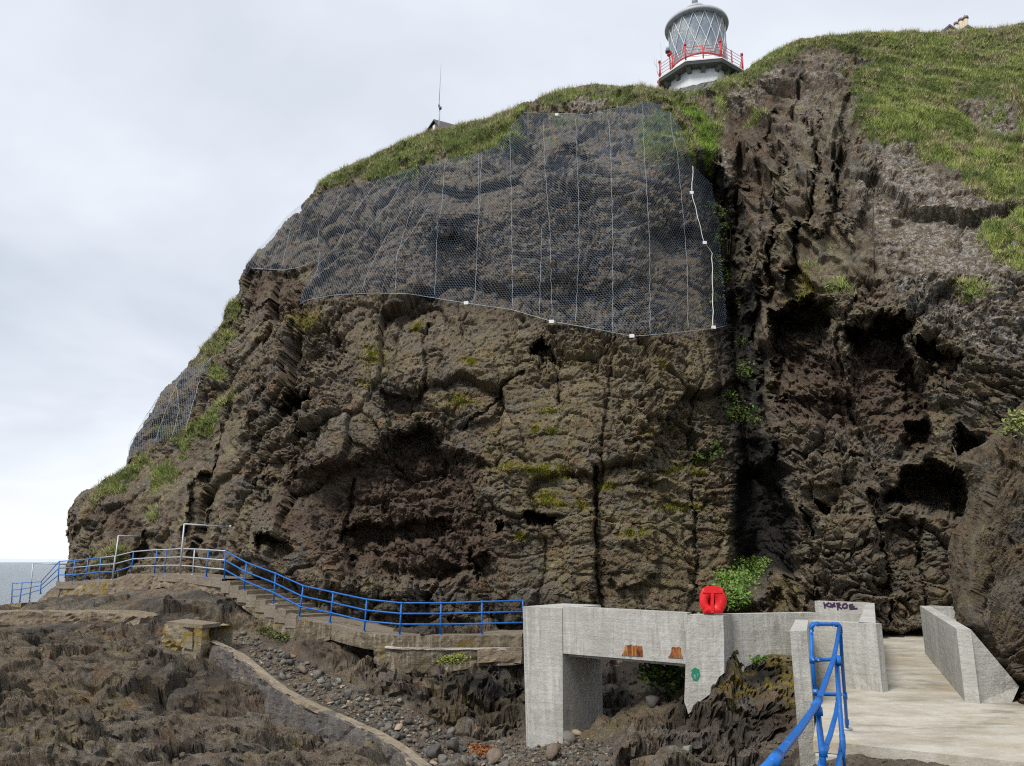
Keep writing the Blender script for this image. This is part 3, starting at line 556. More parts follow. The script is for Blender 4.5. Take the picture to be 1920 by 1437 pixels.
# the sea-side end of the shelf falls away
SZ -= sstep(-.60, -.78, GA)*0
att = dict(tone=gt, grass=.75*reg([(200,1045),(240,1030),(240,1090),(190,1090)], 10)+.7*sstep(.35, .6, fbm(U*.8, V*.8, 131, 4))*reg([(0,1400),(130,1390),(130,1440),(0,1440)], 30), red=.35*sstep(-.1, .4, fbm(U*.5, V*.5, 132, 4)), tan=np.clip(sstep(-.08, .22, fbm(U*.35+9, V*.7, 133, 5)+.3*sstep(1290, 1400, gpy)*(gpx < 700)), 0, 1)*(1-beach)*(gpy > 1190)*(1-.7*np.clip(steep, 0, 1)), yellow=.35*sstep(.1, .5, fbm(U*.9, V*.9, 134, 3))+1.3*reg([(1350,1240),(1490,1225),(1490,1350),(1440,1310),(1390,1290),(1330,1310)], 16)*sstep(-.25, .2, fbm(U*1.1, gz*1.5, 137, 4)), white=.25*(gpy > 1380)+0*gt, wet_shaded=np.clip(.6*sstep(.06, .36, fbm(U*.4, V*.8, 135, 5))+.5*np.clip(steep, 0, 1)*sstep(-.2, .3, fbm(U*.6, V*.8, 136, 3))+.85*reg([(1070,1230),(1290,1240),(1290,1330),(1160,1330)], 30), 0, 1)*(1-.6*beach))  # the dark mask is strongest on the ground under the footbridge
SHORE = rockmat('shore_rock', dark=(.085, .07, .056), mid=(.37, .295, .215), light=(.68, .56, .42), olive=(.26, .22, .125))
used, F = gridfaces(np.ones(GA.shape, bool))
sco = np.stack([SX, SY, SZ], -1).reshape(-1, 3)
fastmesh('foreshore', sco[used], F, SHORE, {k: np.broadcast_to(v, GA.shape).ravel()[used] for k, v in att.items()}, smooth=False, kind='structure')
def ground(Xq, Yq):
    return bil(SZ, (np.asarray(Xq)/Yq-ga[0])/.0018, (np.log(Yq)-math.log(8.))/.0034)
def hit(pxx, pyy):                             # where the sight line of a photo pixel meets the foreshore
    a, t = aslope(pxx, pyy); yy = np.linspace(9, 46, 600); g = ground(a*yy, yy); k = np.nonzero(CZ+t*yy <= g)[0]
    Yh = yy[k[0]] if len(k) else 40.; return np.array((a*Yh, Yh, float(ground(a*Yh, Yh))))
# ------------------------------------------------------------------ near outcrop on the right
xs2 = np.arange(1740, 2140, 1.9); ys2 = np.arange(690, 1470, 1.9); qx, qy = sheet(xs2, ys2)
OUTL = [(1797,866),(1815,850),(1850,838),(1880,802),(1905,772),(1935,745),(2030,700),(2160,690),(2160,1480),(1960,1395),(1925,1350),(1900,1300),(1862,1262),(1820,1200),(1796,1180),(1788,1130),(1784,1060),(1790,1000),(1814,970),(1824,905)]
sd2 = psd(qx, qy, OUTL)+5*fbm(qx*.03, qy*.03, 141, 5, .6)
g0, g1 = np.gradient(sd2, 1.9); gl = np.hypot(g0, g1)+1e-6; op = np.clip(sd2, 0, None); x3 = qx-g1/gl*op; y3 = qy-g0/gl*op
OC = TPS([(1800,870,16.6),(1800,1000,15.8),(1790,1150,15),(1830,1210,14),(1880,1280,13.3),(1930,1360,12.6),(1900,900,15.2),(1900,1050,14.2),(1900,1180,13.2),(1930,770,17.5),(2050,720,18.5),(2050,900,14.5),(2050,1100,13.2),(2050,1300,12),(2130,1450,11)])
y4 = OC(x3, y3)+op*.05+1.3*np.clip(1+sd2/40, 0, 1)**2; a4, t4 = aslope(x3, y3)
X4, Y4, Z4 = a4*y4, y4, CZ+t4*y4; N4 = normals_grid(blur(X4, 4), blur(Y4, 4), blur(Z4, 4))
U, V = arclen(blur(X4, 4), blur(Y4, 4), blur(Z4, 4), 60)
D4, tn4 = relief(U*3.2+70, V*3.4+20, np.full(U.shape, .1), np.zeros(U.shape), np.full(U.shape, .3), .26); D4 = .6*D4+.4*blur(D4, 1, 1); D4 += .22*fbm(U*2.2, V*2.4, 149, 6, .7)-.12*sstep(.25, .6, fbm(U*2.8, V*3.4, 159, 3))
N4 = N4*.5+np.stack([-a4*.8, -np.ones_like(a4), -.2*t4], -1)*.5; D4 += .1*(ridged(U*.5, V*.6, 143, 3)-.4)+.16*(worley(U*1.1+.4*fbm(U*.8, V*.8, 146, 3), V*1.1+.4*fbm(U*.8, V*.8, 147, 3), 148)[1]-.6)+.07*fbm(U*7, V*8, 144, 5, .65)+.35*fbm(U*.8, V*.9, 145, 3)
D4 *= .4+.6*sstep(0, -14, sd2)
used, F = gridfaces(sd2 < 50); co4 = np.stack([X4+N4[..., 0]*D4, Y4+N4[..., 1]*D4, Z4+N4[..., 2]*D4], -1).reshape(-1, 3)
NEAR = rockmat('near_outcrop_rock', dark=(.065, .052, .04), mid=(.19, .15, .105), light=(.46, .38, .27), olive=(.17, .145, .08), bscale=.7)
zz = 0*U
ocr = fastmesh('rock_outcrop', co4[used], F, NEAR, {k: v.ravel()[used] for k, v in dict(tone=tn4, grass=.9*sstep(30, 0, np.hypot(qx-1915, (qy-790)*.8)), red=zz+.2, tan=zz+.35, yellow=zz+.1, white=zz, wet_shaded=zz).items()}, smooth=False, kind='structure')
# ------------------------------------------------------------------ sea and the far coast
m, t, b = newmat('grey_blue_sea'); b.inputs['Base Color'].default_value = (.03, .065, .09, 1); b.inputs['Roughness'].default_value = .18
cd = nn(t, 'ShaderNodeTexCoord', name='tco'); bump(t, b, noise(t, .5, 6, .65, st=(1, 2.2, 1)), .9); bump(t, b, noise(t, 3.1, 4, .6, st=(1, 2, 1)), .1)
bm = bmesh.new(); 
rr_ = [40, 60, 90, 130, 200, 400, 900, 2000, 5000, 15000]
vs = [[bm.verts.new((r_*math.sin(k*math.pi/32), r_*math.cos(k*math.pi/32)-20, 0)) for k in range(64)] for r_ in rr_]
for A_, B_ in zip(vs[:-1], vs[1:]):
    for k in range(64): bm.faces.new((A_[k], A_[(k+1) % 64], B_[(k+1) % 64], B_[k]))
bm.faces.new(vs[0]); sea = link('sea', bm, m); sea['kind'] = 'structure'
m, t, b = newmat('hazed_coast_land'); b.inputs['Base Color'].default_value = (.5, .56, .63, 1); b.inputs['Roughness'].default_value = 1  # pale blue of distant haze put into the land's colour
bm = bmesh.new(); n_ = 60; low = []; high = []; back = []
for k in range(n_):
    an = R(-60+k*1.0); r_ = 9000; h_ = 30+55*(.5+.5*math.sin(k*.35))*(.6+.4*math.sin(k*.13+1))
    low.append(bm.verts.new((r_*math.sin(an), r_*math.cos(an), -2))); high.append(bm.verts.new((r_*1.06*math.sin(an), r_*1.06*math.cos(an), h_))); back.append(bm.verts.new((r_*1.2*math.sin(an), r_*1.2*math.cos(an), -2)))
for k in range(n_-1):
    bm.faces.new((low[k], low[k+1], high[k+1], high[k])); bm.faces.new((high[k], high[k+1], back[k+1], back[k]))
link('far_coast', bm, m, smooth=True)['kind'] = 'structure'
# ------------------------------------------------------------------ concrete and paint
def concrete(name, c1, c2, c3, streak=.5, moss=0., lichen=0., bs=1.):
    m, t, b = newmat(name); big = noise(t, .9, 5, .6); med = noise(t, 4.5, 7, .7); fine = noise(t, 28, 6, .7)
    st = noise(t, 2.2, 5, .6, st=(3.5, 3.5, .35)); bd = noise(t, 1.2, 4, .6, st=(.4, .4, 7))
    c = mix(t, rng_(t, big, .35, .65), c1, c2); c = mix(t, math_(t, 'MULTIPLY', rng_(t, st, .48, .68), streak), c, c3)
    c = mix(t, rng_(t, bd, .5, .62, 0., .35), c, c1); c = mix(t, rng_(t, med, .5, .72, 0., .6), c, c3)
    c = mix(t, rng_(t, fine, .35, .7, .0, .3), c, tuple(v*.45 for v in c1))
    c = mix(t, rng_(t, noise(t, 9, 3, .5), .28, .2, 0., .7), c, tuple(v*.4 for v in c1))
    c = mix(t, rng_(t, noise(t, 3.1, 6, .7, st=(3, 3, .25)), .54, .68, 0., .55), c, tuple(v*.55 for v in c1)); c = mix(t, rng_(t, noise(t, .45, 5, .6), .5, .64, 0., .45), c, tuple(v*.7 for v in c2))
    if lichen: c = mix(t, rng_(t, noise(t, 1.6, 7, .7), .6-lichen*.12, .66-lichen*.12), c, mix(t, rng_(t, fine, .4, .6), (.3, .17, .03), (.2, .17, .05)))
    if moss: c = mix(t, math_(t, 'MULTIPLY', rng_(t, noise(t, 1.1, 6, .65), .5, .62), moss), c, (.13, .105, .06))
    t.links.new(c, b.inputs['Base Color']); b.inputs['Roughness'].default_value = .9
    bump(t, b, fine, .012*bs); bump(t, b, med, .03*bs); bump(t, b, bd, .012*bs); return m
CON = concrete('pale_concrete', (.375, .365, .325), (.52, .51, .47), (.68, .67, .645), .6, .2)
OLDC = concrete('stained_old_concrete', (.13, .1, .068), (.21, .17, .115), (.5, .44, .34), .8, .5, .15, 3)
TANC = concrete('tan_eroded_concrete', (.2, .155, .11), (.3, .24, .175), (.42, .35, .26), .5, .2, .25, 3)
LICH = concrete('lichen_covered_concrete', (.24, .2, .14), (.34, .29, .21), (.45, .4, .32), .4, .2, .8, 3)
GREYC = concrete('dark_grey_worn_concrete', (.11, .1, .1), (.17, .16, .155), (.42, .36, .29), .45, .3, 0, 3)
STEPC = concrete('worn_path_concrete', (.2, .165, .125), (.28, .235, .18), (.38, .33, .26), .3, .2, 0, 2)
m, t, b = newmat('streaked_floor_concrete'); v1 = noise(t, 1.1, 8, .72, st=(1, 1.7, 1)); v2 = noise(t, .5, 4, .6); v3 = noise(t, 30, 4, .7)
c = mix(t, rng_(t, v1, .36, .62), (.32, .28, .215), (.5, .475, .41)); c = mix(t, rng_(t, v2, .5, .66, 0., .7), c, (.34, .27, .17)); c = mix(t, rng_(t, noise(t, 1.1, 5, .6, st=(1, 1.8, 1)), .56, .66, 0., .6), c, (.17, .15, .12)); c = mix(t, rng_(t, v3, .4, .7, 0., .25), c, (.2, .17, .12))
t.links.new(c, b.inputs['Base Color']); b.inputs['Roughness'].default_value = .85; bump(t, b, v1, .02); bump(t, b, v3, .008); FLOORC = m
def paint(name, col, wear, amt=.5, rough=.42, metal=0.):
    m, t, b = newmat(name); n = noise(t, 14, 6, .75); n2 = noise(t, 2.5, 3, .6)
    c = mix(t, rng_(t, n2, .3, .7, 0., .35), col, tuple(v*.72 for v in col)); c = mix(t, rng_(t, n, .62-.1*amt, .7-.1*amt), c, wear)
    t.links.new(c, b.inputs['Base Color']); b.inputs['Roughness'].default_value = rough; b.inputs['Metallic'].default_value = metal; bump(t, b, n, .004); return m
BLUE = paint('blue_gloss_paint', (.01, .13, .46), (.1, .2, .42), .45)
BLUEW = paint('blue_paint_chalky', (.03, .17, .52), (.3, .42, .6), .45)
GALV = paint('weathered_galvanised_steel', (.46, .5, .54), (.3, .3, .3), .4, .5, .3)
REDP = paint('red_paint', (.62, .05, .05), (.45, .07, .06), .2)
REDPL = paint('red_plastic', (.78, .022, .028), (.85, .12, .1), .35, .38)
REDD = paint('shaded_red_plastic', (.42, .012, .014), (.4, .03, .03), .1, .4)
WHITEP = paint('white_render_paint', (.78, .79, .8), (.6, .6, .58), .3, .7)
GREYP = paint('grey_lead_paint', (.42, .44, .46), (.5, .52, .54), .3, .5)
STEELD = paint('dark_stained_stone', (.16, .165, .16), (.24, .24, .22), .5, .9)
ROPE = paint('pale_steel_rope', (.4, .44, .48), (.4, .42, .45), .3, .5, .2)
WIRE = paint('galvanised_net_wire', (.27, .34, .44), (.22, .28, .36), .2, .45, .35)
TAGW = paint('white_tag', (.8, .8, .8), (.6, .6, .55), .2, .6)
INK = paint('dark_purple_spray_paint', (.045, .02, .055), (.08, .05, .1), .3, .7)
GRN = paint('green_spray_paint', (.02, .22, .13), (.1, .3, .2), .3, .7)
m, t, b = newmat('rust_stain'); n = noise(t, 7, 6, .7, st=(1, 1, .5)); st = noise(t, 16, 3, .6, st=(1, 1, .12))
c = mix(t, rng_(t, n, .35, .6), (.07, .018, .01), (.3, .1, .03)); c = mix(t, rng_(t, st, .5, .62, 0., .6), c, (.5, .3, .08)); t.links.new(c, b.inputs['Base Color']); b.inputs['Roughness'].default_value = .9; bump(t, b, n, .02); RUST = m

def rocky_wall(name, top, drop, thick, mat, parent=None, amp=.05, back=None, res=.16, label=None, taper=0., seed=0):
    """a wall along the polyline top (its front upper edge), drop metres tall, thick metres deep away from the eye, with worn faces"""
    top = [Vector(p) for p in top]; L = [0]
    for a, b_ in zip(top[:-1], top[1:]): L.append(L[-1]+(b_-a).length)
    n = max(2, int(L[-1]/res)+1); s = np.linspace(0, L[-1], n); T = np.array([tuple(p) for p in top]); T = np.stack([np.interp(s, L, T[:, k]) for k in range(3)], 1)
    dr = np.interp(s, L, drop) if isinstance(drop, (list, tuple)) else np.full(n, drop)
    tan_ = np.gradient(T[:, :2], axis=0); nrm = np.stack([-tan_[:, 1], tan_[:, 0]], 1); nrm /= np.linalg.norm(nrm, axis=1, keepdims=True)+1e-9
    if (nrm[:, 1].mean()) < 0: nrm = -nrm
    m1 = max(3, int(dr.max()/res)+1); m2 = max(2, int(thick/res)+1); rows = []
    for k in range(m1, 0, -1):
        f = k/m1; q = T.copy(); q[:, 2] -= dr*f; q[:, :2] -= nrm*(taper*f*dr[:, None]); rows.append(q)
    for k in range(m2+1): q = T.copy(); q[:, :2] += nrm*thick*k/m2; rows.append(q)
    for k in range(1, 3): q = T.copy(); q[:, :2] += nrm*thick; q[:, 2] -= dr*k/2; rows.append(q)
    G = np.array(rows); sh = G.shape[:2]; u = np.broadcast_to(s, sh); v = np.broadcast_to((np.arange(sh[0])*res)[:, None], sh)
    d = amp*(fbm(u*1.3, v*1.3, 300+seed, 5, .6)*1.6-.9*(1-sstep(.0, .14, worley(u*.7, v*.7, 310+seed)[1]-worley(u*.7, v*.7, 310+seed)[0])))
    G[..., 0] += -nrm[None, :, 0]*d; G[..., 1] += -nrm[None, :, 1]*d; G[..., 2] += d*.6*(np.arange(sh[0]) >= m1)[:, None]
    idx = np.arange(sh[0]*sh[1]).reshape(sh); F = np.stack([idx[:-1, :-1], idx[:-1, 1:], idx[1:, 1:], idx[1:, :-1]], -1).reshape(-1, 4)
    co = G.reshape(-1, 3); nv = len(co)
    # end caps as fans
    caps = []; ex = []
    for e_, col in ((0, idx[:, 0]), (1, idx[:, -1])):
        c_ = co[col].mean(0); ex.append(c_); ci = nv+e_
        for a, b_ in zip(col[:-1], col[1:]): caps.append((a, b_, ci, ci) if 0 else (a, b_, ci))
        caps.append((col[-1], col[0], ci))
    co = np.vstack([co, ex]); F3 = np.vstack([F[:, [0, 1, 2]], F[:, [0, 2, 3]], np.array(caps)])
    if parent: co = co-np.array(parent.location)
    o = fastmesh(name, co, F3, mat, parent=parent, smooth=False)
    if label: o['label'] = label
    return o
def box_between(name, base, h, mat, parent=None, bev=.02, seg=2, label=None):
    """plan polygon base (top level points) extruded down by h"""
    bm = bmesh.new(); prism(bm, [Vector(p)-Vector((0, 0, h)) for p in base], [Vector(p) for p in base]); bevel(bm, bev, seg)
    return link(name, bm, mat, parent, label=label)
# ------------------------------------------------------------------ cliff path: deck, embankment, steps
EDGE = [(22,1131,46),(37,1129,45),(76,1113,43.6),(109,1091,42),(134.5,1091,41),(160,1089,40.2),(186,1086,39.4),(210,1088,38.8),(246,1076,38),(289,1076,36.8),(309,1075,36.2),(336,1076,35.3),(361,1078,34.6),(387,1082,33.6),(420.6,1085.5,32.2),(457.5,1107,31.2),(512.8,1130,29.9),(561,1157.5,29),(618.4,1168.4,28.4),(682.8,1185,27.6),(749,1190.6,27.1),(825.5,1190.6,27.3),(902.8,1190,27.3),(980,1188,27.0)]
TOPS = [(23,1094.5),(41.5,1093),(77,1091),(111,1053),(141,1051),(165,1049),(189,1045.7),(216,1043),(250.7,1034.7),(295,1031),(312,1031),(342,1029),(365,1030),(391,1031.4),(422.8,1033.4),(462.4,1055.2),(516.8,1075.5),(568.6,1098.7),(625,1111),(687.7,1124.3),(752.8,1131),(827,1131),(903.8,1128.6),(980,1126.6)]
ep = [P(*q) for q in EDGE]
deck = empty('walkway', P(700, 1195, 27.4), 'worn concrete path along the foot of the cliff with steps down to the bridge', 'walkway')
def deckpiece(name, i0, i1, mat, wdt=1.9, th=.35):
    pts = ep[i0:i1+1]; out_ = []
    for k, p in enumerate(pts):
        d = (pts[min(k+1, len(pts)-1)]-pts[max(k-1, 0)]).normalized(); n = Vector((-d.y, d.x, 0)); n = n if n.y > 0 else -n; out_.append((p-n.normalized()*.09, p+n.normalized()*wdt))
    bm = bmesh.new()
    for (a, b_), (c_, d_) in zip(out_[:-1], out_[1:]):
        dn = Vector((0, 0, th)); ad, bd_, cd_, dd_ = a-dn, b_-dn, c_-dn, d_-dn
        V_ = [bm.verts.new(q) for q in (a, b_, d_, c_, ad, bd_, dd_, cd_)]
        for f in ((0, 1, 2, 3), (4, 7, 6, 5), (0, 3, 7, 4), (1, 5, 6, 2)): bm.faces.new([V_[k] for k in f])
    bmesh.ops.remove_doubles(bm, verts=bm.verts[:], dist=.001); return link(name, bm, mat, deck)
deckpiece('path_slab', 17, 23, STEPC); deckpiece('path_slab', 3, 14, STEPC, 2.0)
st0, st1 = ep[14], ep[17]; NS = 8
dd = (st1-st0); hd = Vector((dd.x, dd.y, 0)); ln = hd.length; hd.normalize(); hn = Vector((-hd.y, hd.x, 0)); hn = hn if hn.y > 0 else -hn
cum = [0]; 
for i in range(14, 17): cum.append(cum[-1]+((ep[i+1]-ep[i]).to_2d()).length)
for k in range(NS):
    s0, s1 = cum[-1]*k/NS, cum[-1]*(k+1)/NS
    def onp(s): return Vector((np.interp(s, cum, [p.x for p in ep[14:18]]), np.interp(s, cum, [p.y for p in ep[14:18]]), 0))
    z = st0.z+(st1.z-st0.z)*(k+.6)/NS; a, c_ = onp(s0), onp(s1+.04)
    pts = [a-hn*.12, c_-hn*.12, c_+hn*1.7, a+hn*1.7]
    box_between('step', [(p.x, p.y, z) for p in pts], .45, STEPC, deck, .025)
emb = empty('retaining_wall', P(800, 1230, 27), 'stained brown concrete wall with white seam carrying the cliff path beside the bridge', 'wall')
rocky_wall('upper_course', [P(618,1170,28.25), P(683,1187,27.45), P(749,1193,26.95), P(826,1193,27.15), P(903,1193,27.15), P(978,1191,26.85)], .52, .9, OLDC, emb, .05, seed=1)
rocky_wall('lower_course', [P(700,1214,27.15), P(749,1217,26.8), P(826,1218.5,27.0), P(903,1217,27.0), P(978,1216,26.7)], [.5, .75, .75, .55, .5], .8, OLDC, emb, .06, seed=2)
rocky_wall('cement_seam', [P(722,1212,26.95), P(749,1214.5,26.72), P(826,1216,26.93), P(903,1215,26.95), P(976,1215,26.65)], .06, .12, concrete('pale_cement', (.4, .36, .3), (.5, .46, .4), (.62, .6, .55), .2), emb, .015, seed=3)
rocky_wall('pale_patch', [P(895,1217,26.85), P(940,1216,26.85), P(977,1214,26.55)], [.45, .4, .5], .15, TANC, emb, .05, seed=4)
w1 = tag(rocky_wall('stair_wall', [P(424,1092,32.0), P(460,1112,31.0), P(514,1136,29.75), P(560,1162,28.85), P(620,1172,28.2)], [.5, .6, .8, .9, .5], .9, OLDC, None, .07, seed=5), 'brown stained concrete flank wall below the steps of the cliff path', 'wall')
w2 = tag(rocky_wall('landing_wall', [P(205,1091,38.5), P(246,1080,37.7), P(309,1079,36), P(361,1082,34.4), P(420,1090,32.1)], [1.0, .9, .5, .9, .6], 1.1, TANC, None, .12, seed=6), 'tan crumbling concrete footing below the grey landing rail', 'wall')
w3 = tag(rocky_wall('lichen_wall', [P(112,1095,41.8), P(150,1093,40.2), P(206,1091,38.6)], [1.1, 1.2, 1.1], 1.3, LICH, None, .07, seed=7), 'low masonry wall splashed with orange lichen under the blue rail near the headland tip', 'wall')
w4 = tag(rocky_wall('ramp_wall', [P(70,1128,43.6), P(88,1110,42.6), P(112,1094,41.7)], [.4, .8, 1.1], 1.3, TANC, None, .05, seed=8), 'sloping weathered concrete abutment at the far left end of the walkway', 'wall')
w5 = tag(rocky_wall('end_block', [P(8,1133,45.6), P(40,1131,44.8)], [.7, .7], .9, LICH, None, .05, seed=9), 'small orange stained block under the last blue railing posts over the sea', 'block')
w6 = tag(rocky_wall('shore_ledge', [P(-90,1150,34), P(0,1148,33.2), P(100,1149,32.6), P(200,1150,32.1), P(262,1156,31.6)], [.8, .75, .65, .6, .5], 1.6, TANC, None, .11, seed=10), 'long low tan concrete ledge crossing the rocks below the walkway', 'ledge')
w7 = empty('concrete_block', P(350, 1200, 27.8), 'broken concrete block with orange rust streaks at the top of the old slipway wall', 'block')
rocky_wall('body', [P(306,1171,28.4), P(345,1174,27.6), P(378,1177,26.9), P(396,1173,27.2)], [.75, .9, 1.15, 1.1], 1.3, LICH, w7, .11, seed=11)
rocky_wall('rusty_face', [P(342,1184,27.50), P(362,1186,27.08)], [.5, .55], .05, LICH, w7, .03, seed=12)
box_between('cover_slab', [P(312,1166,28.4), P(380,1172,26.8), P(414,1168,27.6), P(350,1160,29.3)], .12, TANC, w7, .02)
slip = empty('slipway_wall', P(560, 1340, 24), 'old grey concrete slipway wall with crumbling tan edge curving down through the cobbles', 'wall')
sl = [P(392,1206,27.2), P(440,1229,26.4), P(480,1262,25.2), P(520,1295,24.2), P(570,1322,23.3), P(640,1352,22.4), P(700,1380,21.4), P(740,1405,20.4), P(790,1446,19)]
rocky_wall('wall_face', sl, [.7, 1.0, 1.1, 1.3, 1.3, 1.2, 1.1, 1.2, 1.2], .35, GREYC, slip, .07, res=.11, seed=13)
rocky_wall('crumbling_edge', [p+Vector((0, .04, .05)) for p in sl], .12, .27, concrete('tan_crumbling_cement', (.2, .165, .12), (.3, .25, .18), (.5, .42, .32), .3, .3), slip, .1, res=.07, seed=14)
# ------------------------------------------------------------------ blue and grey railing along the path
BAR = 0
rail = empty('railing', P(700, 1190, 27.3), 'long blue pipe railing with three rails following the steps beside the cliff', 'railing')
railg = empty('railing', P(309, 1075, 36.2), 'grey and blue pipe railing along the raised landing under the left flank', 'railing')
raile = empty('railing', P(37, 1129, 45), 'short blue railing stepping down towards the sea at the far left', 'railing')
tp = []
for (a, b_), (x_, y_, Y_) in zip(TOPS, EDGE): tp.append(P(a, b_, Y_))
def seg_owner(i): return raile if i < 3 else (railg if i < 14 else rail)
for i in range(len(ep)):
    if i == len(ep)-1: break
    own = seg_owner(i); bm = bmesh.new(); tube(bm, [ep[i]-Vector((0, 0, .05)), tp[i]], .03, 8); tube(bm, [ep[i]-Vector((0, 0, .01)), ep[i]+Vector((0, 0, .03))], .07, 8)
    link('post', bm, GALV if i in (7, 11, 12) else (BLUEW if i < 8 else BLUE), own, True)
for own, i0, i1 in ((raile, 0, 3), (railg, 3, 14), (rail, 14, 23)):
    for f in (1, .665, .33):
        line = [ep[k].lerp(tp[k], f) for k in range(i0, i1+1)]
        if own is railg and f > .5:
            bm = bmesh.new(); tube(bm, line[:4 if f == 1 else 1+1], .028, 8); link('rail', bm, BLUEW, own, True)
            bm = bmesh.new(); tube(bm, line[3 if f == 1 else 1:], .028, 8); link('rail', bm, GALV, own, True)
        elif own is railg:
            bm = bmesh.new(); tube(bm, line[:6], .028, 8); link('rail', bm, BLUEW, own, True); bm = bmesh.new(); tube(bm, line[5:], .028, 8); link('rail', bm, GALV, own, True)
        else:
            bm = bmesh.new(); tube(bm, line, .028 if own is rail else .024, 8); link('rail', bm, BLUE if own is rail else BLUEW, own, True)
bm = bmesh.new(); tube(bm, [P(980,1126.6,27), P(980.5,1150,27)], .03, 8); link('post', bm, BLUE, rail, True)
for k in range(15, 23):
    for f in (1, .665, .33):
        c_ = ep[k].lerp(tp[k], f); d_ = (tp[k+1]-tp[k]).normalized()*.06; bm = bmesh.new(); tube(bm, [c_-d_, c_+d_], .038, 8); link('clamp', bm, BLUE, rail, True)
for (b0, top_, end_, lab) in (((211,1087,38.7), (222,1005), (271,1006.5,40.6), 'middle grey steel goalpost arm reaching from the railing to the cliff'), ((336.5,1076,35.2), (345.5,982.8), (432,988.5,36.6), 'tallest grey steel goalpost arm beside the landing rail'), ((55,1129,44.4), (62,1056.5), (130,1058.5,45), 'thin grey steel arm standing by the sea at the far left')):
    g = empty('steel_arm', P(*b0), lab, 'pole', 'grey steel arms above the walkway'); tt = P(top_[0], top_[1], b0[2])
    bm = bmesh.new(); tube(bm, [P(*b0), tt], .035, 8); link('post', bm, GALV, g, True)
    bm = bmesh.new(); tube(bm, [tt, P(*end_)], .032, 8); link('arm', bm, GALV, g, True)
    bm = bmesh.new(); e_ = P(*end_); tube(bm, [e_+Vector((0, 0, .09)), e_-Vector((0, 0, .09))], .05, 8); link('end_bracket', bm, GALV, g, True)
# ------------------------------------------------------------------ concrete footbridge
zt = CZ-1.2
br = empty('footbridge', Pz(1150, 1145, zt), 'pale concrete footbridge with solid parapets crossing the gully to the walkway', 'bridge')
def W(px_, py_, z=zt): return Pz(px_, py_, z)
bF = W(1000, 1139); bR = W(1288, 1151); along = (bR-bF); along.z = 0; along.normalize(); perp = Vector((-along.y, along.x, 0)); perp = perp if perp.y > 0 else -perp
def subdiv_prism(name, poly, depthv, mat, parent, bev=.03, label=None, rough_=0.):
    """outline poly (3D, roughly upright) pushed back along depthv"""
    bm = bmesh.new(); prism(bm, [Vector(p) for p in poly], [Vector(p)+depthv for p in poly]); bevel(bm, bev); return link(name, bm, mat, parent, label=label)
def on_face(p0, d_, px_, py_):          # sight line of a pixel met with the vertical plane through p0 along d_
    a_2, t_2 = aslope(px_, py_); nx, ny = -d_.y, d_.x; Yh = (p0.x*nx+p0.y*ny)/(a_2*nx+ny); return Vector((a_2*Yh, Yh, CZ+t_2*Yh))
# pier: front face battered slightly, runs back under the deck
pt = [W(980, 1137.6), W(997, 1139), W(1054, 1141)]; pf0 = pt[1]
pierb = [P(987, 1402, pt[0].y), P(997, 1404, pt[1].y), P(1056, 1400, pt[2].y)]
bm = bmesh.new()
back = perp*2.02
topl = [pt[0], pt[1], pt[2], pt[2]+back, pt[0]+back]; botl = [pierb[0], pierb[1], pierb[2], pierb[2]+back, pierb[0]+back]
prism(bm, botl, topl); bevel(bm, .03); link('pier', bm, CON, br)
pl_ = W(1056, 1136.2, zt+.06)
f0 = Vector((pt[2].x, pt[2].y, 0))+along*.003; f1 = Vector((bR.x, bR.y, 0))
for nm, off, top_z, bot_z in (('front_parapet', .02, zt+.05, CZ-2.33), ('rear_parapet', 1.78, zt-.16, CZ-2.33)):
    a = f0+perp*off; c_ = f1+perp*off; th = perp*.24
    subdiv_prism(nm, [(a.x, a.y, top_z), (c_.x, c_.y, top_z-.03), (c_.x, c_.y, bot_z), (a.x, a.y, bot_z)], th, CON, br, .02)
a = f0+perp*.27; c_ = f1+perp*.27
subdiv_prism('deck_slab', [(a.x, a.y, CZ-2.2), (c_.x, c_.y, CZ-2.2), (c_.x, c_.y, CZ-2.42), (a.x, a.y, CZ-2.42)], perp*1.5, CON, br, .01)
py0 = W(1289, 1154).y
pil = [P(1289,1153,py0), P(1356,1155,py0-.15), P(1357.5,1200,py0-.15), P(1358,1262,py0-.15), P(1348,1270,py0-.1), P(1338,1290,py0-.05), P(1331,1302,py0), P(1316,1313,py0), P(1304,1324,py0), P(1298,1338,py0), P(1292,1345,py0), P(1288,1330,py0), P(1283,1316,py0), P(1285,1260,py0), P(1287,1200,py0)]
_pw = P(1289,1153,py0); _pd = Vector((P(1356,1155,py0-.15)-_pw)); _pd.z = 0; _pd.normalize(); pil = [on_face(_pw, _pd, *topix(*p)) for p in pil]
subdiv_prism('pilaster', pil, perp*.45, CON, br, .004)
q0, q1 = W(1357, 1153), W(1532, 1149); dv = (q1-q0); dv.z = 0; dv.normalize(); pv = Vector((-dv.y, dv.x, 0)); pv = pv if pv.y > 0 else -pv
q0 = q0+pv*.16; q1 = q1+pv*.05
subdiv_prism('side_parapet', [q0, q1, (q1.x, q1.y, CZ-3.0), (q0.x, q0.y, CZ-3.0)], pv*.26, CON, br, .02)
ra, rb = q0+pv*1.9, q1+pv*1.9-dv*.6
subdiv_prism('rear_side_parapet', [(ra.x, ra.y, zt-.2), (rb.x, rb.y, zt-.2), (rb.x, rb.y, CZ-2.6), (ra.x, ra.y, CZ-2.6)], pv*.24, CON, br, .02)
a = q0+pv*.25; c_ = q1+pv*.25
subdiv_prism('deck_slab', [(a.x, a.y, CZ-2.2), (c_.x, c_.y, CZ-2.2), (c_.x, c_.y, CZ-2.5), (a.x, a.y, CZ-2.5)], pv*1.7, CON, br, .01)
